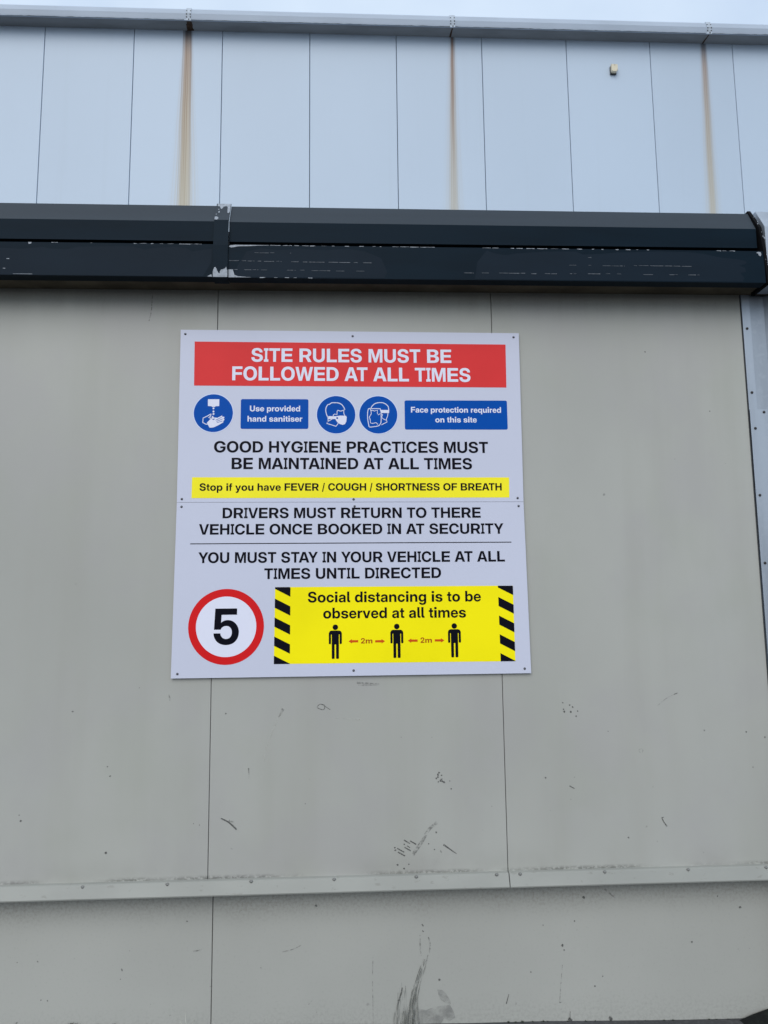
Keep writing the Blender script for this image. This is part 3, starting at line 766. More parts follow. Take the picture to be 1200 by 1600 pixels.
# ---- galvanised steel to the right of the grey panels
galv = thing('steel_cladding', 'narrow strip of galvanised steel sheet at the right end of the grey wall', 'steel sheet', (2.3, 0.0, -1.15))
bm = bmesh.new()       # upper sheet: flange, fold, ribbed face
PR = [(2.0772, -0.004), (2.108, -0.004), (2.1125, 0.010), (2.17, 0.010), (2.19, -0.012), (2.26, -0.012), (2.28, 0.010), (2.42, 0.010), (2.44, -0.012), (2.51, -0.012), (2.53, 0.010)] + [(2.53 + 0.36 * i + dx, yy) for i in range(17) for dx, yy in ((0.14, 0.010), (0.16, -0.012), (0.23, -0.012), (0.25, 0.010))]
for (xa, ya), (xb, yb) in zip(PR[:-1], PR[1:]):
    v0 = [bm.verts.new(p) for p in ((xa, ya, 0.936), (xb, yb, 0.936), (xb, yb, 1.3825), (xa, ya, 1.3825))]
    bm.faces.new(v0)
    v1 = [bm.verts.new((v.co.x, v.co.y + 0.0015, v.co.z)) for v in v0]
    bm.faces.new(v1[::-1])
    bm.faces.new((v0[0], v1[0], v1[1], v0[1]))
    bm.faces.new((v0[2], v1[2], v1[3], v0[3]))
up_s = link('upper_sheet', bm, M_GALV, galv, recalc=False)
bm = bmesh.new()
box(bm, 2.0772, 9.0, -0.0075, -0.0055, -1.25, 0.941)
lo_s = link('lower_sheet', bm, M_GALV, galv)
bm = bmesh.new()
box(bm, 2.0747, 2.0770, 0.001, 0.05, -1.25, 1.42)
link('joint_seal', bm, M_SEAL, galv)
bm = bmesh.new()
box(bm, 2.13, 9.0, 0.03, 0.09, -1.25, 1.46)
link('backing_wall', bm, M_GALV, galv)
rv = dome_mesh('rivet', 0.0052, 0.003, M_RIVET, 10)
place('rivet', rv, [(2.092, -0.0045, 1.251), (2.092, -0.0045, 1.005)], up_s)
place('rivet', rv, [(2.093, -0.0078, 0.869), (2.091, -0.0078, 0.621), (2.091, -0.0078, 0.375), (2.092, -0.0078, 0.127), (2.092, -0.0078, -0.119), (2.13, -0.0078, 0.930)], lo_s)

# ---- navy roof trim
fascia = thing('roof_trim', 'dark navy metal roof trim running along the top of the grey wall', 'roof trim', (0.6, -0.06, 1.37))
UP = [(-0.075, 1.669), (-0.120, 1.586), (-0.120, 1.5125), (-0.02, 1.5125), (-0.02, 1.669)]
LOW = [(-0.131, 1.4955), (-0.131, 1.3755), (-0.090, 1.3745), (-0.090, 1.381), (-0.125, 1.382), (-0.125, 1.489), (-0.02, 1.489), (-0.02, 1.4955)]
def chips(bm, y, mi, lst):
    for p in lst:
        flat(bm, [p], y, mi)
def chip_line(rnd, x0, x1, z, lo, hi, gap):
    """a broken row of worn-off flecks along an edge"""
    out, xx = [], x0
    while xx < x1:
        l = rnd.uniform(lo, hi)
        if l > x1 - xx: break
        h = rnd.uniform(0.0008, 0.0028)
        n = max(2, int(l / 0.008))
        top = [(xx + l * i / n, z + rnd.uniform(-0.0004, 0.0006)) for i in range(n + 1)]
        bot = [(xx + l * i / n, z - h * rnd.uniform(0.3, 1.2)) for i in range(n, -1, -1)]
        out.append(top + bot)
        xx += l + rnd.uniform(*gap)
    return out
def scratch(x0, x1, z, w=0.0022):
    return [(x0, z), (x1, z + .0003), (x1, z - w), (x0, z - w * .8)]
rnd = random.Random(12)
# left length
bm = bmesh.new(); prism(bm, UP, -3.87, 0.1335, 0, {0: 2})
prism(bm, LOW, -3.87, 0.1335)
bmesh.ops.recalc_face_normals(bm, faces=list(bm.faces))
L1 = chip_line(rnd, 0.0155, 0.131, 1.4954, 0.02, 0.06, (0.001, 0.004)) + chip_line(rnd, -0.14, 0.0, 1.4952, 0.008, 0.03, (0.006, 0.03)) + chip_line(rnd, -0.5, -0.15, 1.4952, 0.006, 0.022, (0.03, 0.12)) + chip_line(rnd, -1.6, -0.6, 1.4952, 0.006, 0.02, (0.03, 0.12))
L1 += [[(0.1144, 1.3772), (0.1284, 1.3855), (0.131, 1.376)], [(-0.50, 1.497 - .002), (-0.488, 1.4952), (-0.489, 1.490), (-0.497, 1.488)], scratch(-0.57, -0.56, 1.435), scratch(-0.58, -0.572, 1.40), scratch(-0.545, -0.48, 1.38, .001)]
chips(bm, -0.1316, 1, L1)
flat(bm, [[(-0.60, 1.377), (-0.60, 1.474), (-0.52, 1.470), (-0.45, 1.478), (-0.42, 1.472), (-0.37, 1.470), (-0.33, 1.480), (-0.2, 1.484), (-0.14, 1.483), (-0.10, 1.472), (-0.06, 1.480), (0.0, 1.484), (0.04, 1.480), (0.06, 1.468), (0.128, 1.478), (0.128, 1.43), (0.10, 1.377)]], -0.1313, 3)
link('trim_length', bm, [M_NAVY, M_CHIP, M_NAVYSKYLIT, M_NAVYFADE, M_SCRATCH], fascia, recalc=False)
# middle length
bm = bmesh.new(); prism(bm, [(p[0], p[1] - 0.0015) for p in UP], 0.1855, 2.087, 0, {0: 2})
prism(bm, [(p[0], p[1] - 0.0015) for p in LOW], 0.1855, 2.103)
bmesh.ops.recalc_face_normals(bm, faces=list(bm.faces))
R1 = [[(0.1885, 1.4862), (0.191, 1.4917), (0.2091, 1.494), (0.235, 1.4938), (0.2635, 1.494), (0.2869, 1.4938), (0.3258, 1.4938), (0.3259, 1.4926), (0.2869, 1.4918), (0.2636, 1.4899), (0.2221, 1.4885), (0.1963, 1.4835)],
      [(0.1872, 1.4025), (0.2014, 1.404), (0.2045, 1.395), (0.2081, 1.3836), (0.221, 1.3783), (0.2494, 1.3764), (0.2494, 1.3748), (0.1877, 1.3745)],
      [(2.075, 1.487), (2.083, 1.491), (2.092, 1.489), (2.094, 1.481), (2.090, 1.474), (2.084, 1.477), (2.082, 1.484)]]
R1 += chip_line(rnd, 0.33, 0.47, 1.4938, 0.01, 0.05, (0.004, 0.02)) + chip_line(rnd, 0.47, 0.75, 1.4938, 0.006, 0.02, (0.01, 0.06)) + chip_line(rnd, 0.76, 0.93, 1.4938, 0.02, 0.07, (0.003, 0.01)) + chip_line(rnd, 1.08, 1.16, 1.4938, 0.015, 0.04, (0.004, 0.01)) + chip_line(rnd, 1.18, 1.40, 1.4938, 0.01, 0.05, (0.004, 0.015)) + chip_line(rnd, 1.42, 1.7, 1.4938, 0.006, 0.02, (0.01, 0.05)) + chip_line(rnd, 1.93, 2.03, 1.4938, 0.006, 0.02, (0.004, 0.02)) + chip_line(rnd, 0.25, 0.5, 1.3757, 0.004, 0.02, (0.01, 0.04))
SC = []
for a, b, zz_ in ((0.2768, 0.345, 1.466), (0.1893, 0.2228, 1.436), (0.2332, 0.2771, 1.4355), (0.288, 0.300, 1.435), (0.31, 0.345, 1.435), (0.352, 0.371, 1.4345), (0.404, 0.43, 1.434), (0.445, 0.52, 1.4342), (0.535, 0.61, 1.434), (0.622, 0.636, 1.434), (0.655, 0.685, 1.4338),
                  (0.1975, 0.2181, 1.4035), (0.2413, 0.2904, 1.403), (0.30, 0.327, 1.4025), (0.39, 0.42, 1.403), (0.435, 0.45, 1.403), (0.475, 0.54, 1.4025), (0.56, 0.59, 1.402), (0.63, 0.66, 1.402), (0.40, 0.404, 1.466),
                  (1.388, 1.414, 1.433), (1.458, 1.468, 1.433), (1.51, 1.59, 1.432), (1.623, 1.833, 1.4335), (1.012, 1.046, 1.400), (1.075, 1.10, 1.400), (1.137, 1.229, 1.4008), (1.251, 1.27, 1.400), (1.30, 1.343, 1.400), (1.39, 1.413, 1.401), (1.455, 1.5, 1.402), (1.52, 1.535, 1.402), (1.56, 1.575, 1.402), (1.656, 1.69, 1.401), (1.75, 1.78, 1.401), (1.82, 1.86, 1.401), (1.458, 1.47, 1.462)):
    xx = a
    while xx < b - 0.002:                  # a scratch is a run of short worn dashes
        l = min(rnd.uniform(0.008, 0.05), b - xx)
        SC.append(scratch(xx, xx + l, zz_ + rnd.uniform(-.0005, .0005), rnd.uniform(0.0009, 0.0021)))
        xx += l + rnd.uniform(0.0015, 0.006)
chips(bm, -0.1319, 1, R1)
chips(bm, -0.1319, 4, SC)
flat(bm, [[(1.05, 1.377), (1.06, 1.44), (1.094, 1.484), (1.128, 1.472), (1.162, 1.467), (1.20, 1.474), (1.30, 1.482), (1.416, 1.484), (1.439, 1.473), (1.509, 1.476), (1.56, 1.482), (1.625, 1.484), (1.719, 1.488), (1.82, 1.487), (1.883, 1.481), (1.92, 1.472), (1.948, 1.467), (2.00, 1.462), (2.035, 1.456), (2.036, 1.446), (2.009, 1.437), (2.03, 1.43), (2.032, 1.414), (2.012, 1.41), (2.025, 1.39), (2.017, 1.377)],
          ], -0.1313, 3)
flat(bm, [[(0.20, 1.377), (0.22, 1.42), (0.25, 1.47), (0.30, 1.482), (0.36, 1.476), (0.42, 1.483), (0.52, 1.478), (0.60, 1.484), (0.66, 1.476), (0.72, 1.45), (0.74, 1.40), (0.73, 1.377)]], -0.1313, 3)
link('trim_length', bm, [M_NAVY, M_CHIP, M_NAVYSKYLIT, M_NAVYFADE, M_SCRATCH], fascia, recalc=False)
# dark gap behind the open joint between the two faces
bm = bmesh.new(); box(bm, -3.87, 2.086, -0.075, -0.06, 1.4965, 1.5115)
link('joint_filler', bm, M_BLACKGAP, fascia)
# cover over the joint
SO = [(-0.078, 1.676), (-0.1265, 1.5885), (-0.1375, 1.49), (-0.1375, 1.371), (-0.088, 1.370), (-0.088, 1.373), (-0.134, 1.374), (-0.134, 1.488), (-0.123, 1.586), (-0.073, 1.676)]
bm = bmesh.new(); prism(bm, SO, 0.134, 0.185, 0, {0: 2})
for xx, ww in ((0.134, 0.002), (0.183, 0.002)):
    pass
bmesh.ops.recalc_face_normals(bm, faces=list(bm.faces))
chips(bm, -0.1381, 1, [[(0.1347, 1.3726), (0.1344, 1.3909), (0.1365, 1.400), (0.1393, 1.4073), (0.143, 1.4085), (0.1471, 1.402), (0.150, 1.395), (0.1535, 1.388), (0.1576, 1.3844), (0.159, 1.393), (0.1625, 1.3994), (0.168, 1.4005), (0.1727, 1.4023), (0.176, 1.404), (0.1803, 1.4105), (0.182, 1.402), (0.1845, 1.397), (0.1847, 1.3726)]])
S0, S1 = Vector((0, -0.1265, 1.5885)), Vector((0, -0.078, 1.676))
nrm = Vector((0, -(S1.z - S0.z), (S1.y - S0.y))).normalized()
nrm = nrm if nrm.y < 0 else -nrm
def slope_chip(bm, pts, mi):
    vs = []
    for a, b in pts:
        p = S0.lerp(S1, b) + nrm * 0.0006
        vs.append(bm.verts.new((a, p.y, p.z)))
    f = bm.faces.new(vs); f.normal_update()
    if f.normal.y > 0: f.normal_flip()
    f.material_index = mi
slope_chip(bm, [(0.1375, 0.86), (0.1375, 0.99), (0.184, 0.99), (0.1845, 0.50), (0.181, 0.42), (0.176, 0.44), (0.174, 0.80), (0.168, 0.84), (0.160, 0.80), (0.154, 0.66), (0.150, 0.70), (0.146, 0.83), (0.141, 0.82)], 1)
slope_chip(bm, [(0.1345, 0.02), (0.1345, 0.18), (0.139, 0.20), (0.146, 0.16), (0.148, 0.08), (0.143, 0.0)], 1)
slope_chip(bm, [(0.1365, 0.30), (0.1365, 0.36), (0.1385, 0.38), (0.139, 0.31)], 1)
slope_chip(bm, [(0.1445, 0.42), (0.1445, 0.52), (0.148, 0.54), (0.149, 0.44)], 1)
slope_chip(bm, [(0.142, 0.60), (0.142, 0.66), (0.146, 0.67), (0.146, 0.61)], 1)
link('joint_cover', bm, [M_NAVY, M_CHIP, M_NAVYSKYLIT], fascia, recalc=False)
# soffit behind the lower lip
bm = bmesh.new(); box(bm, -3.87, 9.0, -0.0895, -0.0008, 1.3835, 1.389)
link('soffit_board', bm, M_SOFFIT, fascia)
# open end and the bare metal length round the corner
bm = bmesh.new()
EC = [(-0.072, 1.680), (-0.126, 1.589), (-0.134, 1.50), (-0.134, 1.372), (-0.02, 1.372), (-0.02, 1.680)]
a = [bm.verts.new((2.0885 + (1.682 - q) * 0.065, p, q)) for p, q in EC]
b = [bm.verts.new((2.0995 + (1.682 - q) * 0.065, p, q)) for p, q in EC]
n = len(EC)
for i in range(n):
    bm.faces.new((a[i], a[(i + 1) % n], b[(i + 1) % n], b[i]))
bm.faces.new(a); bm.faces.new(b)
bmesh.ops.recalc_face_normals(bm, faces=list(bm.faces))
for k in range(14):
    q = rnd.uniform(1.372, 1.66)
    yy = -0.0705 - (1.682 - q) * 0.672 if q > 1.59 else -0.1385
    xx = 2.0885 + (1.682 - q) * 0.065 + rnd.uniform(0.0, 0.012)
    s_ = rnd.uniform(0.0015, 0.0035)
    flat(bm, [[(xx, q), (xx + s_, q + s_ * .6), (xx + s_ * 1.2, q - s_), (xx + s_ * .2, q - s_ * 1.2)]], yy + 0.0005, 1)
link('end_seal', bm, [M_BLACKGAP, M_CHIP], fascia, recalc=False)
bm = bmesh.new()
prism(bm, [(-0.060, 1.685), (-0.112, 1.60), (-0.112, 1.38), (-0.02, 1.38), (-0.02, 1.685)], 2.1255, 9.0)
link('bare_trim_length', bm, M_GALV, fascia)
# flat roof between the two walls
roof = bmesh.new(); box(roof, -3.87, 9.0, -0.0195, 5.36, 1.50, 1.60)
tag(link('flat_roof', roof, M_FELT), 'low grey felt roof hidden behind the navy trim', 'roof')

# ---- upper wall
UW = 5.3834
upper = thing('clad_wall', 'tall pale blue clad wall with rust runs, set back above the navy trim', 'wall', (1.2, UW, -1.2))
X0 = -2.8122
for k in range(-4, 14):
    bm = bmesh.new()
    box(bm, X0 + k + 0.003, X0 + k + 1 - 0.003, UW, UW + 0.05, -1.2, 6.862)
    bevel_all(bm, 0.004)
    link('cladding_panel', bm, M_CLAD, upper)
bm = bmesh.new(); box(bm, X0 - 4, X0 + 14, UW + 0.055, UW + 0.06, -1.2, 6.86)
link('backing_sheet', bm, M_BLACKGAP, upper)
CP = [(UW + 0.049, 6.8515), (UW - 0.155, 6.843), (UW - 0.1685, 6.841), (UW - 0.1625, 6.858), (UW - 0.1645, 6.862), (UW - 0.176, 6.918), (UW - 0.171, 6.924), (UW - 0.154, 6.981), (UW - 0.139, 7.002), (UW + 0.06, 7.06), (UW + 0.06, 6.865)]
CJ = [X0 - 4, -4.16, -1.167, 1.826, 4.834, 7.84, 11.2]
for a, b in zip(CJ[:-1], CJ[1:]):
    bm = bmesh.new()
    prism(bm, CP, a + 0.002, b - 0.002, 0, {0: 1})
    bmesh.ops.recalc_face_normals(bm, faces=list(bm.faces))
    # mould creeping along the drip edge
    xx = a + 0.01
    rr = random.Random(int(a * 100))
    top, bot = [], []
    while xx < b - 0.01:
        top.append((xx, 6.8445 + rr.uniform(0.001, 0.005)))
        bot.append((xx, 6.8412))
        xx += rr.uniform(0.02, 0.06)
    flat(bm, [top + bot[::-1]], UW - 0.1692, 2)
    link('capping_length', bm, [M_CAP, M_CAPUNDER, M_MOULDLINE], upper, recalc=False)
cr = dome_mesh('rivet', 0.0072, 0.006, M_RIVET, 8)
for i, xc in enumerate((-4.16, -1.167, 1.826, 4.834, 7.84)):
    bm = bmesh.new()
    SP = [(UW - 0.158, 6.838), (UW - 0.173, 6.837), (UW - 0.168, 6.861), (UW - 0.1695, 6.866), (UW - 0.1805, 6.919), (UW - 0.176, 6.926), (UW - 0.159, 6.983), (UW - 0.148, 7.007), (UW + 0.05, 7.066), (UW + 0.05, 7.055), (UW - 0.12, 6.99), (UW - 0.158, 6.96)]
    prism(bm, SP, xc - 0.029, xc + 0.029)
    bmesh.ops.recalc_face_normals(bm, faces=list(bm.faces))
    rr = random.Random(i + 40)
    # rust under the joint, on the soffit, running back to the wall
    w = (0.012, 0.05, 0.014, 0.012, 0.012)[i]
    vs = []
    N = 8
    for s_ in (-1, 1):
        row = []
        for k in range(N + 1):
            u = k / N
            row.append(bm.verts.new((xc + (-0.008 * u) + s_ * w * (0.55 + 0.25 * u + rr.uniform(-.15, .15)), UW - 0.158 + u * 0.1565, 6.8405 + 0.0065 * u)))
        vs.append(row)
    for k in range(N):
        f = bm.faces.new((vs[0][k], vs[0][k + 1], vs[1][k + 1], vs[1][k])); f.normal_update()
        if f.normal.z > 0: f.normal_flip()
        f.material_index = 1
    st = link('joint_strap', bm, [M_STRAP, M_RUST], upper, recalc=False)
    place('rivet', cr, [(xc + s_ * 0.021, yy, q) for s_ in (-1, 1) for q, yy in ((6.878, UW - 0.171), (6.908, UW - 0.1775), (6.958, UW - 0.165))] + [(xc + 0.004, UW - 0.172, 6.849)], st)

# ---- sensor box on the upper wall
sb = thing('sensor_box', 'small beige plastic sensor box on the pale upper wall', 'sensor', (3.727, UW, 6.405))
bm = bmesh.new(); box(bm, 3.692, 3.764, UW - 0.022, UW - 0.0005, 6.412, 6.514)
bevel_all(bm, 0.004)
link('back_plate', bm, M_DARKPL, sb)
bm = bmesh.new()
OUT = [(3.734 + (a - 3.734) * 0.86, 6.47 + (b - 6.47) * 0.84) for a, b in ((3.690, 6.525), (3.772, 6.525), (3.778, 6.518), (3.778, 6.442), (3.757, 6.412), (3.706, 6.412), (3.690, 6.428))]
cc = (3.735, 6.475)
r0 = [bm.verts.new((a, UW - 0.0225, b)) for a, b in OUT]
r1 = [bm.verts.new((a, UW - 0.050, b)) for a, b in OUT]
r2 = [bm.verts.new((cc[0] + (a - cc[0]) * 0.9, UW - 0.057, cc[1] + (b - cc[1]) * 0.92)) for a, b in OUT]
n = len(OUT)
for p, q in ((r0, r1), (r1, r2)):
    for i in range(n):
        bm.faces.new((p[i], p[(i + 1) % n], q[(i + 1) % n], q[i]))
bm.faces.new(r2); bm.faces.new(r0)
link('cover', bm, M_BEIGE, sb)
bm = bmesh.new(); flat(bm, [disc_pts(3.735, 6.502, 0.005, 12)], UW - 0.0576)
link('screw_hole', bm, M_DARKPL, sb, recalc=False)

# ================================================================== the sign
sign = thing('site_rules_sign', 'large white site rules sign with red, blue and yellow panels', 'sign', (0.613, -0.003, 0.0))
YF = -0.0100                 # printed face
def board(corners):
    bm = bmesh.new()
    a = [bm.verts.new((p[0] / 1000, YF, p[1] / 1000)) for p in corners]
    b = [bm.verts.new((p[0] / 1000, YF + 0.004, p[1] / 1000)) for p in corners]
    bm.faces.new(a).material_index = 0
    bm.faces.new(b[::-1]).material_index = 1
    for i in range(4):
        bm.faces.new((a[i], a[(i + 1) % 4], b[(i + 1) % 4], b[i])).material_index = 1
    return link('sign_board', bm, [M_SIGN, M_ALU], sign)
ub = board([(1, 1230), (1228, 1225), (1224, 600.6), (2, 603.4)])
lb = board([(2, 602.3), (1224, 599.5), (1230, 0), (-4, 0)])
ub['label'] = 'upper half with red heading'
lb['label'] = 'lower half with speed limit and distancing notice'
Y1, Y2, Y3 = YF - 0.0004, YF - 0.0008, YF - 0.0012
def mmp(pts):
    return [(a / 1000, b / 1000) for a, b in pts]
def part(name, fn, mats, parent, label=None):
    bm = bmesh.new(); fn(bm)
    o = link(name, bm, mats, parent, recalc=False)
    if label: o['label'] = label
    return o
def rrect(x0, x1, z0, z1, r, n=5):
    out = []
    for cx, cz, a0 in ((x1 - r, z1 - r, 0), (x0 + r, z1 - r, 90), (x0 + r, z0 + r, 180), (x1 - r, z0 + r, 270)):
        for k in range(n + 1):
            a_ = math.radians(a0 + 90 * k / n)
            out.append((cx + r * math.cos(a_), cz + r * math.sin(a_)))
    return out
def line(bm, pts, w, mi, y=Y2, sm=True, k=3):
    p = mmp(pts)
    ribbon(bm, smooth_line(p, k) if sm else p, w / 1000, w / 1000, y, mi)

# --- red heading
def f(bm):
    flat(bm, [mmp([(51.5, 1186), (1177.4, 1181.5), (1175.6, 1019.3), (52.7, 1023)])], Y1, 0)
    write(bm, 'SITE RULES MUST BE', 254.6, 976.5, 1111.2, 50.3, Y2, 1, -1.6)
    write(bm, 'FOLLOWED AT ALL TIMES', 187.1, 1045.0, 1041.3, 51.3, Y2, 1, -3)
part('red_heading', f, [M_RED, M_WHITE], ub)
# --- blue symbols
def roundel(bm, cx, cz, r, rz):
    flat(bm, [mmp(disc_pts(cx, cz, r + 1.8, 64, rz + 1.8)), mmp(disc_pts(cx, cz, r - 0.6, 64, rz - 0.6))], Y1, 2)
    flat(bm, [mmp(disc_pts(cx, cz, r - 0.6, 64, rz - 0.6))], Y1, 0)
def f(bm):
    roundel(bm, 122.8, 922.5, 69.5, 69.5)
    flat(bm, [mmp([(102.9, 973), (143, 973), (143, 948), (130.4, 947.7), (128.5, 945), (117.6, 945), (114.9, 947.7), (103, 948)])], Y2, 1)
    for a, b, r in ((123.1, 939.6, 3.4), (123.1, 928.3, 3.4), (123.2, 919.2, 3.4)):
        flat(bm, [mmp(disc_pts(a, b, r, 14))], Y2, 1)
    line(bm, [(115.6, 920), (102, 911.9), (87, 904.2), (86.2, 888.2), (97.2, 882), (104, 882)], 3.0, 1, sm=False)
    line(bm, [(115.6, 920), (112.8, 911), (106, 905.6), (113, 904), (119, 905)], 3.0, 1, sm=False)
    flat(bm, [mmp([(120.2, 912.7), (124.4, 906.4), (137.3, 905), (152.7, 913.6), (155.4, 910.4), (153.5, 908.2), (160.8, 909.4), (162, 905.7), (158.5, 902.2), (161.3, 901.2), (161.8, 897.3), (157.5, 893.4), (159, 889), (140.4, 878), (124.4, 870.4), (110.9, 869.2), (106.7, 875.7), (100.6, 887.5), (106, 893), (113, 900.8)])], Y2, 1)
    for a, b in (((131, 896.5), (152.5, 907.3)), ((134, 892.2), (156.5, 901.4)), ((135.5, 887.6), (155.5, 893.6))):
        line(bm, [a, b], 1.5, 3, Y3, sm=False)
    line(bm, [(120.5, 898.6), (127.5, 901.6)], 3.2, 0, Y3, sm=False)
part('hand_wash_symbol', f, [M_BLUE, M_WHITE, M_PALE, M_BLUE], ub)
def f(bm):
    roundel(bm, 557.8, 917.2, 69.3, 69.3)
    line(bm, [(528.6, 906.8), (523.3, 919.1), (520.6, 934.2), (524, 947.9), (529.3, 954.4), (534.6, 955.5), (541.3, 960.6), (552, 961.3), (565.4, 960.4), (576.1, 955.6), (584.1, 946.7), (589.1, 935.7)], 3.0, 1)
    line(bm, [(589.1, 935.7), (584, 933.6), (578, 931.5), (572.7, 930.2), (564, 933.6), (561.3, 930), (560.6, 916.4), (553.3, 919.8), (547.9, 916.4), (547.2, 910.9)], 2.6, 1, sm=False)
    line(bm, [(584.7, 933.6), (585.3, 922), (588.6, 913.7)], 2.4, 1, sm=False)
    flat(bm, [mmp([(529.9, 911.8), (559.9, 911.8), (570.6, 913.9), (592.8, 913.5), (595.6, 908.3), (594.2, 893.2), (589.4, 882.9), (581.2, 880), (571.8, 882.7), (563.9, 887.5), (557.9, 895.2), (555.2, 901.2), (530.6, 901.2)])], Y2, 1)
    line(bm, [(528.9, 910), (529.2, 894.5), (523.9, 885.6), (557.2, 874.7), (565.2, 885.5)], 2.7, 1, sm=False)
    line(bm, [(526.5, 891.1), (543.5, 901.2)], 2.4, 1, sm=False)
    flat(bm, [mmp(disc_pts(561.5, 904.9, 3.3, 16))], Y3, 0)
part('face_mask_symbol', f, [M_BLUE, M_WHITE, M_PALE], ub)
def f(bm):
    roundel(bm, 708.8, 917.0, 69.0, 69.4)
    line(bm, [(682.1, 940), (686.2, 948.3), (695.6, 957.2), (707.8, 961.4), (725.3, 961.4), (737.3, 955.3), (744.6, 947), (746.5, 934.6)], 2.9, 1)
    line(bm, [(717.5, 929), (716.9, 935.9), (714.3, 939.4), (686.1, 939.7), (676, 940.3), (672, 934.5), (670.1, 918), (671, 898.7), (674.2, 879.6), (676.8, 872.4), (692.2, 873.4), (709.6, 876.8), (715.7, 883.7), (718.5, 893.3), (718.8, 922)], 2.7, 1)
    line(bm, [(678.7, 939.4), (682.7, 931.7), (683.5, 920.7), (676.4, 908.4), (679.7, 898.7), (680.3, 887.1), (686.9, 885.3), (700.4, 888.1), (707.5, 881.5)], 2.3, 1, sm=False)
    line(bm, [(683.4, 933.8), (695.4, 931.1), (706.2, 933.8), (705.4, 923.5), (709.4, 916.6), (716.5, 922.1)], 2.3, 1, sm=False)
    flat(bm, [mmp([(717.6, 934.7), (747.9, 934.7), (747.8, 923.6), (717.5, 923.6)])], Y3, 1)
    line(bm, [(743.7, 923.6), (742.2, 912.6), (737.4, 901.6), (739.9, 890.6), (719.7, 880.3)], 2.5, 1, sm=False)
    line(bm, [(720, 922), (724.1, 916.7), (720, 908.4), (726, 902.2), (736.5, 897)], 2.3, 1, sm=False)
part('face_shield_symbol', f, [M_BLUE, M_WHITE, M_PALE], ub)
# --- blue labels
def f(bm):
    flat(bm, [mmp(rrect(219, 459, 865.2, 974, 6))], Y1, 0)
    write(bm, 'Use provided', 251.5, 429.4, 929.1, 20.8, Y2, 1)
    write(bm, 'hand sanitiser', 243.5, 437.5, 891.7, 20.8, Y2, 1)
part('blue_label', f, [M_BLUE, M_WHITE], ub, 'blue hand sanitiser label')
def f(bm):
    flat(bm, [mmp(rrect(803.7, 1175.7, 863, 970.6, 6))], Y1, 0)
    write(bm, 'Face protection required', 826.4, 1152.9, 925.4, 20.8, Y2, 1, -.5)
    write(bm, 'on this site', 913.6, 1063.7, 889.2, 20.8, Y2, 1)
part('blue_label', f, [M_BLUE, M_WHITE], ub, 'wider blue face protection label')
def f(bm):
    write(bm, 'GOOD HYGIENE PRACTICES MUST', 127.1, 1102, 778.7, 40.8, Y1, 0, -3)
    write(bm, 'BE MAINTAINED AT ALL TIMES', 189.6, 1042.5, 719, 40.8, Y1, 0, -2.5)
part('lettering', f, M_BLACK, ub)
def f(bm):
    flat(bm, [mmp([(52.9, 691.6), (1174.5, 688.2), (1173.3, 615.5), (52.3, 617.5)])], Y1, 0)
    write(bm, 'Stop if you have FEVER / COUGH / SHORTNESS OF BREATH', 79.5, 1146.9, 642.2, 26.4, Y2, 1, -2.5)
part('yellow_stop_strip', f, [M_YEL, M_BLACK], ub)
# --- lower half
def f(bm):
    write(bm, 'DRIVERS MUST RETURN TO THERE', 161.1, 1068.9, 544.7, 37, Y1, 0, -2.5)
    write(bm, 'VEHICLE ONCE BOOKED IN AT SECURITY', 80.4, 1149, 487.5, 37, Y1, 0, -3)
part('lettering', f, M_BLACK, lb)
def f(bm):
    flat(bm, [mmp([(51.3, 458.8), (1175.5, 457.4), (1175.5, 454.4), (51.3, 455.8)])], Y1, 0)
part('dividing_line', f, M_BLACK, lb)
def f(bm):
    write(bm, 'YOU MUST STAY IN YOUR VEHICLE AT ALL', 80.2, 1150.5, 388.8, 37.3, Y1, 0, -2.8)
    write(bm, 'TIMES UNTIL DIRECTED', 307.5, 923.4, 332.3, 37.3, Y1, 0, -1.5)
part('lettering', f, M_BLACK, lb)
def f(bm):
    flat(bm, [mmp(disc_pts(179.4, 171.7, 128.8, 96)), mmp(disc_pts(179.4, 171.7, 102.6, 96))], Y1, 0)
    flat(bm, [mmp(disc_pts(179.4, 171.7, 102.6, 96))], Y1, 1)
    write(bm, '5', 136.7, 222.9, 111.5, 122, Y2, 2)
part('speed_limit_roundel', f, [M_RED2, M_WHITE, M_BLACK], lb)
def clip01(poly):
    for ax, lim, sg in ((0, 0, 1), (0, 1, -1), (1, 0, 1), (1, 1, -1)):
        out = []
        for i, p in enumerate(poly):
            q = poly[(i + 1) % len(poly)]
            ip, iq = (p[ax] - lim) * sg >= 0, (q[ax] - lim) * sg >= 0
            if ip: out.append(p)
            if ip != iq:
                u = (lim - p[ax]) / (q[ax] - p[ax])
                out.append((p[0] + (q[0] - p[0]) * u, p[1] + (q[1] - p[1]) * u))
        poly = out
        if not poly: return []
    return poly
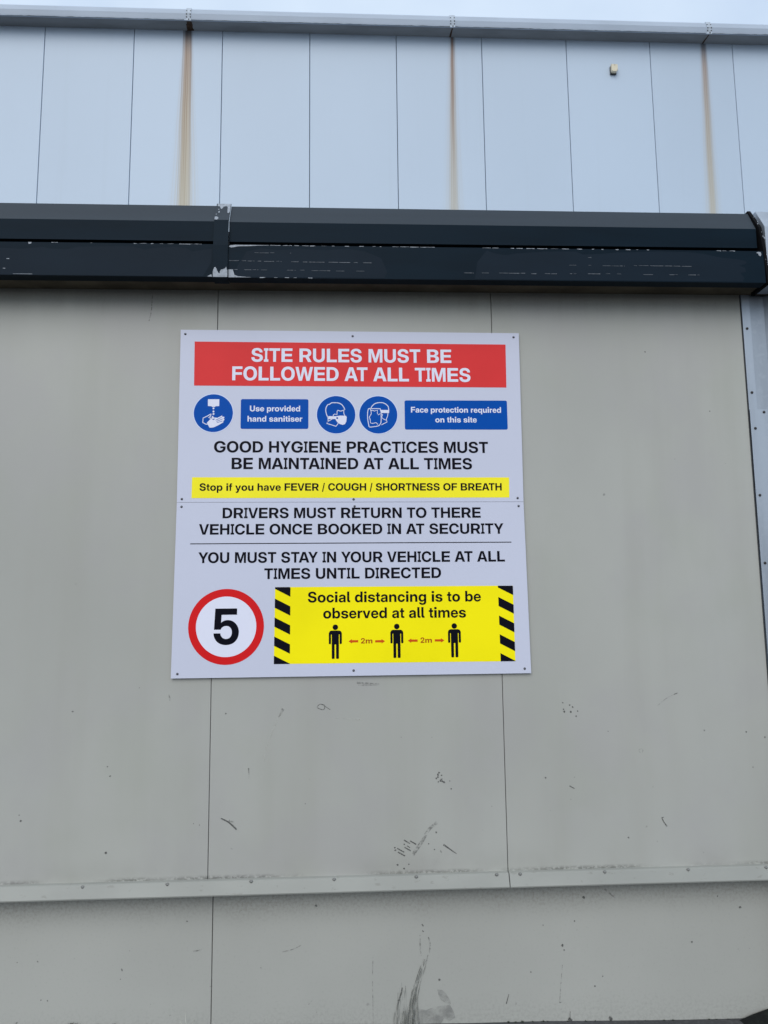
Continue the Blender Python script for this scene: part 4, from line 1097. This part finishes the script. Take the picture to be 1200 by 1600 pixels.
def f(bm):
    C = [(345.3, 305), (1175.7, 302.6), (1176.1, 41.8), (342.9, 43.4)]
    flat(bm, [mmp(C)], Y1, 0)
    def bl(a, b_, c_, d_, s, v):
        return ((a[0] * (1 - s) + b_[0] * s) * (1 - v) + (d_[0] * (1 - s) + c_[0] * s) * v, (a[1] * (1 - s) + b_[1] * s) * (1 - v) + (d_[1] * (1 - s) + c_[1] * s) * v)
    for Q in ([(345.3, 305), (398.3, 304.8), (397.3, 43.3), (342.9, 43.4)], [(1122.4, 302.7), (1175.7, 302.6), (1176.1, 41.8), (1124.6, 41.9)]):
        for k in range(6):
            hi = 0.023 + 0.2475 * k; lo = hi - 0.121
            pg = clip01([(0, lo), (1, lo + 0.104), (1, hi + 0.104), (0, hi)])
            if len(pg) > 2:
                flat(bm, [mmp([bl(*Q, s, v) for s, v in pg])], Y2, 1)
    write(bm, 'Social distancing is to be', 458.5, 1061.3, 249.9, 37, Y2, 1, -2.3)
    write(bm, 'observed at all times', 511.1, 1007.6, 194.6, 37, Y2, 1, -2)
    BODY = [(-55, 48), (52, 48), (72, 54), (85, 68), (92, 88), (92, 230), (88, 241), (80, 246), (70, 246), (60, 235), (60, 105), (50, 105), (50, 445), (46, 454), (38, 458), (20, 458), (12, 454), (9, 446), (9, 250), (-11, 250), (-11, 446), (-14, 454), (-22, 458), (-42, 458), (-49, 454), (-52, 445), (-52, 105), (-62, 105), (-62, 235), (-71, 246), (-82, 246), (-90, 241), (-93, 230), (-93, 88), (-86, 68), (-74, 54)]
    for cx, cz in ((553, 165.4), (765.2, 165.5), (965.4, 165)):
        flat(bm, [mmp(disc_pts(cx, cz, 9.5, 24))], Y2, 1)
        flat(bm, [mmp([(cx + a * 0.2425, cz - b * 0.2345) for a, b in BODY])], Y2, 1)
    for tip, tail, zc in ((598, 631.5, 116.8), (724, 690, 115.8), (802.8, 837, 116.4), (930, 896.5, 116.2)):
        s = 1 if tail > tip else -1
        flat(bm, [mmp([(tip, zc), (tip + s * 12, zc + 7.4), (tip + s * 12, zc + 3.8), (tail, zc + 3.8), (tail, zc - 3.8), (tip + s * 12, zc - 3.8), (tip + s * 12, zc - 7.4)])], Y2, 2)
    write(bm, '2m', 641, 680.5, 109, 18.2, Y2, 3)
    write(bm, '2m', 847.1, 886.5, 108.6, 18.2, Y2, 3)
part('distancing_notice', f, [M_YEL2, M_BLACK, M_ORANGE, M_BROWN], lb)
ss = dome_mesh('screw', 0.0036, 0.0028, M_SCREW, 12, 0.0043)
place('screw', ss, [(a / 1000, YF, b / 1000) for a, b in ((17.9, 1213.8), (618.4, 1209.8), (1207.9, 1209.5), (19.2, 614.5), (618.5, 611), (1203.3, 613.4))], ub)
place('screw', ss, [(a / 1000, YF, b / 1000) for a, b in ((18.7, 587.3), (621.8, 586.2), (1205.7, 584.8), (17.9, 14.9), (615.1, 18), (1207.7, 15.9))], lb)

# ================================================================== at the foot of the wall
bm = bmesh.new()             # heap of soil in the corner on the right
G = {}
for i in range(37):
    for j in range(15):
        xx = 1.62 + i * 0.03; yy = -0.32 + j * 0.0255
        h = max(0.0, min(1.0, (xx - 1.86) / 0.16)); h = h * h * (3 - 2 * h)
        e = max(0.0, min(1.0, (yy + 0.32) / 0.22))
        zz_ = gz(xx) - 0.01 + 0.045 * h * e + 0.006 * e * noise.noise((xx * 22, yy * 22, 1)) + 0.006 * e * noise.noise((xx * 55, yy * 55, 3))
        G[i, j] = bm.verts.new((xx, yy, zz_))
for i in range(36):
    for j in range(14):
        bm.faces.new((G[i, j], G[i + 1, j], G[i + 1, j + 1], G[i, j + 1]))
tag(link('soil', bm, M_SOIL), 'dark mossy soil heaped at the right foot of the wall', 'soil', kind='structure')

bm = bmesh.new()             # moss tufts along the wall foot
rnd = random.Random(5)
def tuft(cx, cy, cz, s, n):
    for _ in range(n):
        a_ = rnd.uniform(0, 6.28); r_ = rnd.uniform(0, s)
        px, py = cx + r_ * math.cos(a_), cy - abs(r_ * math.sin(a_)) * 0.6
        h = s * rnd.uniform(0.5, 1.3) * (1 - 0.4 * r_ / s)
        w = rnd.uniform(0.0015, 0.003)
        t_ = rnd.uniform(-.5, .5) * h
        v = [bm.verts.new(p) for p in ((px - w, py, cz), (px + w, py, cz), (px + t_, py - rnd.uniform(-.3, .3) * h, cz + h))]
        bm.faces.new(v)
for k in range(26):
    xx = rnd.uniform(-0.60, -0.02)
    tuft(xx, 0.047, gz(xx), rnd.uniform(0.004, 0.010), 22)
for xx, s in ((-0.42, .02), (-0.37, .016), (-0.31, .026), (-0.295, .024), (-0.22, .018), (-0.17, .02)):
    tuft(xx, 0.045, gz(xx), s * 0.62, 60)
for k in range(24):
    xx = rnd.uniform(1.1, 2.0)
    tuft(xx, 0.046, gz(xx) - .002, rnd.uniform(0.003, 0.007), 16)
tag(link('moss', bm, M_MOSS, recalc=False), 'dark moss growing along the wall foot', 'moss', kind='stuff')

bm = bmesh.new()             # a few pale dry stalks
def stalk(pts, r):
    prev = None
    for i, p in enumerate(pts):
        p = Vector(p)
        rr = r * (1 - 0.6 * i / (len(pts) - 1))
        cur = [bm.verts.new(p + Vector((rr * math.cos(q), rr * math.sin(q), 0))) for q in (0, 2.09, 4.19)]
        if prev:
            for k in range(3):
                bm.faces.new((prev[k], prev[(k + 1) % 3], cur[(k + 1) % 3], cur[k]))
        prev = cur
g0 = gz(0.06)
stalk([(0.062, 0.03, g0 - 0.005), (0.052, 0.03, g0 + 0.012), (0.043, 0.032, g0 + 0.026)], 0.0022)
stalk([(0.072, 0.03, g0 - 0.005), (0.082, 0.03, g0 + 0.014), (0.094, 0.032, g0 + 0.028)], 0.0022)
stalk([(0.066, 0.032, g0 - 0.005), (0.06, 0.036, g0 + 0.03), (0.058, 0.04, g0 + 0.055)], 0.0009)
tag(link('dry_weed', bm, M_STRAW), 'tiny pale dry weed at the wall foot by the plinth seam', 'weed')
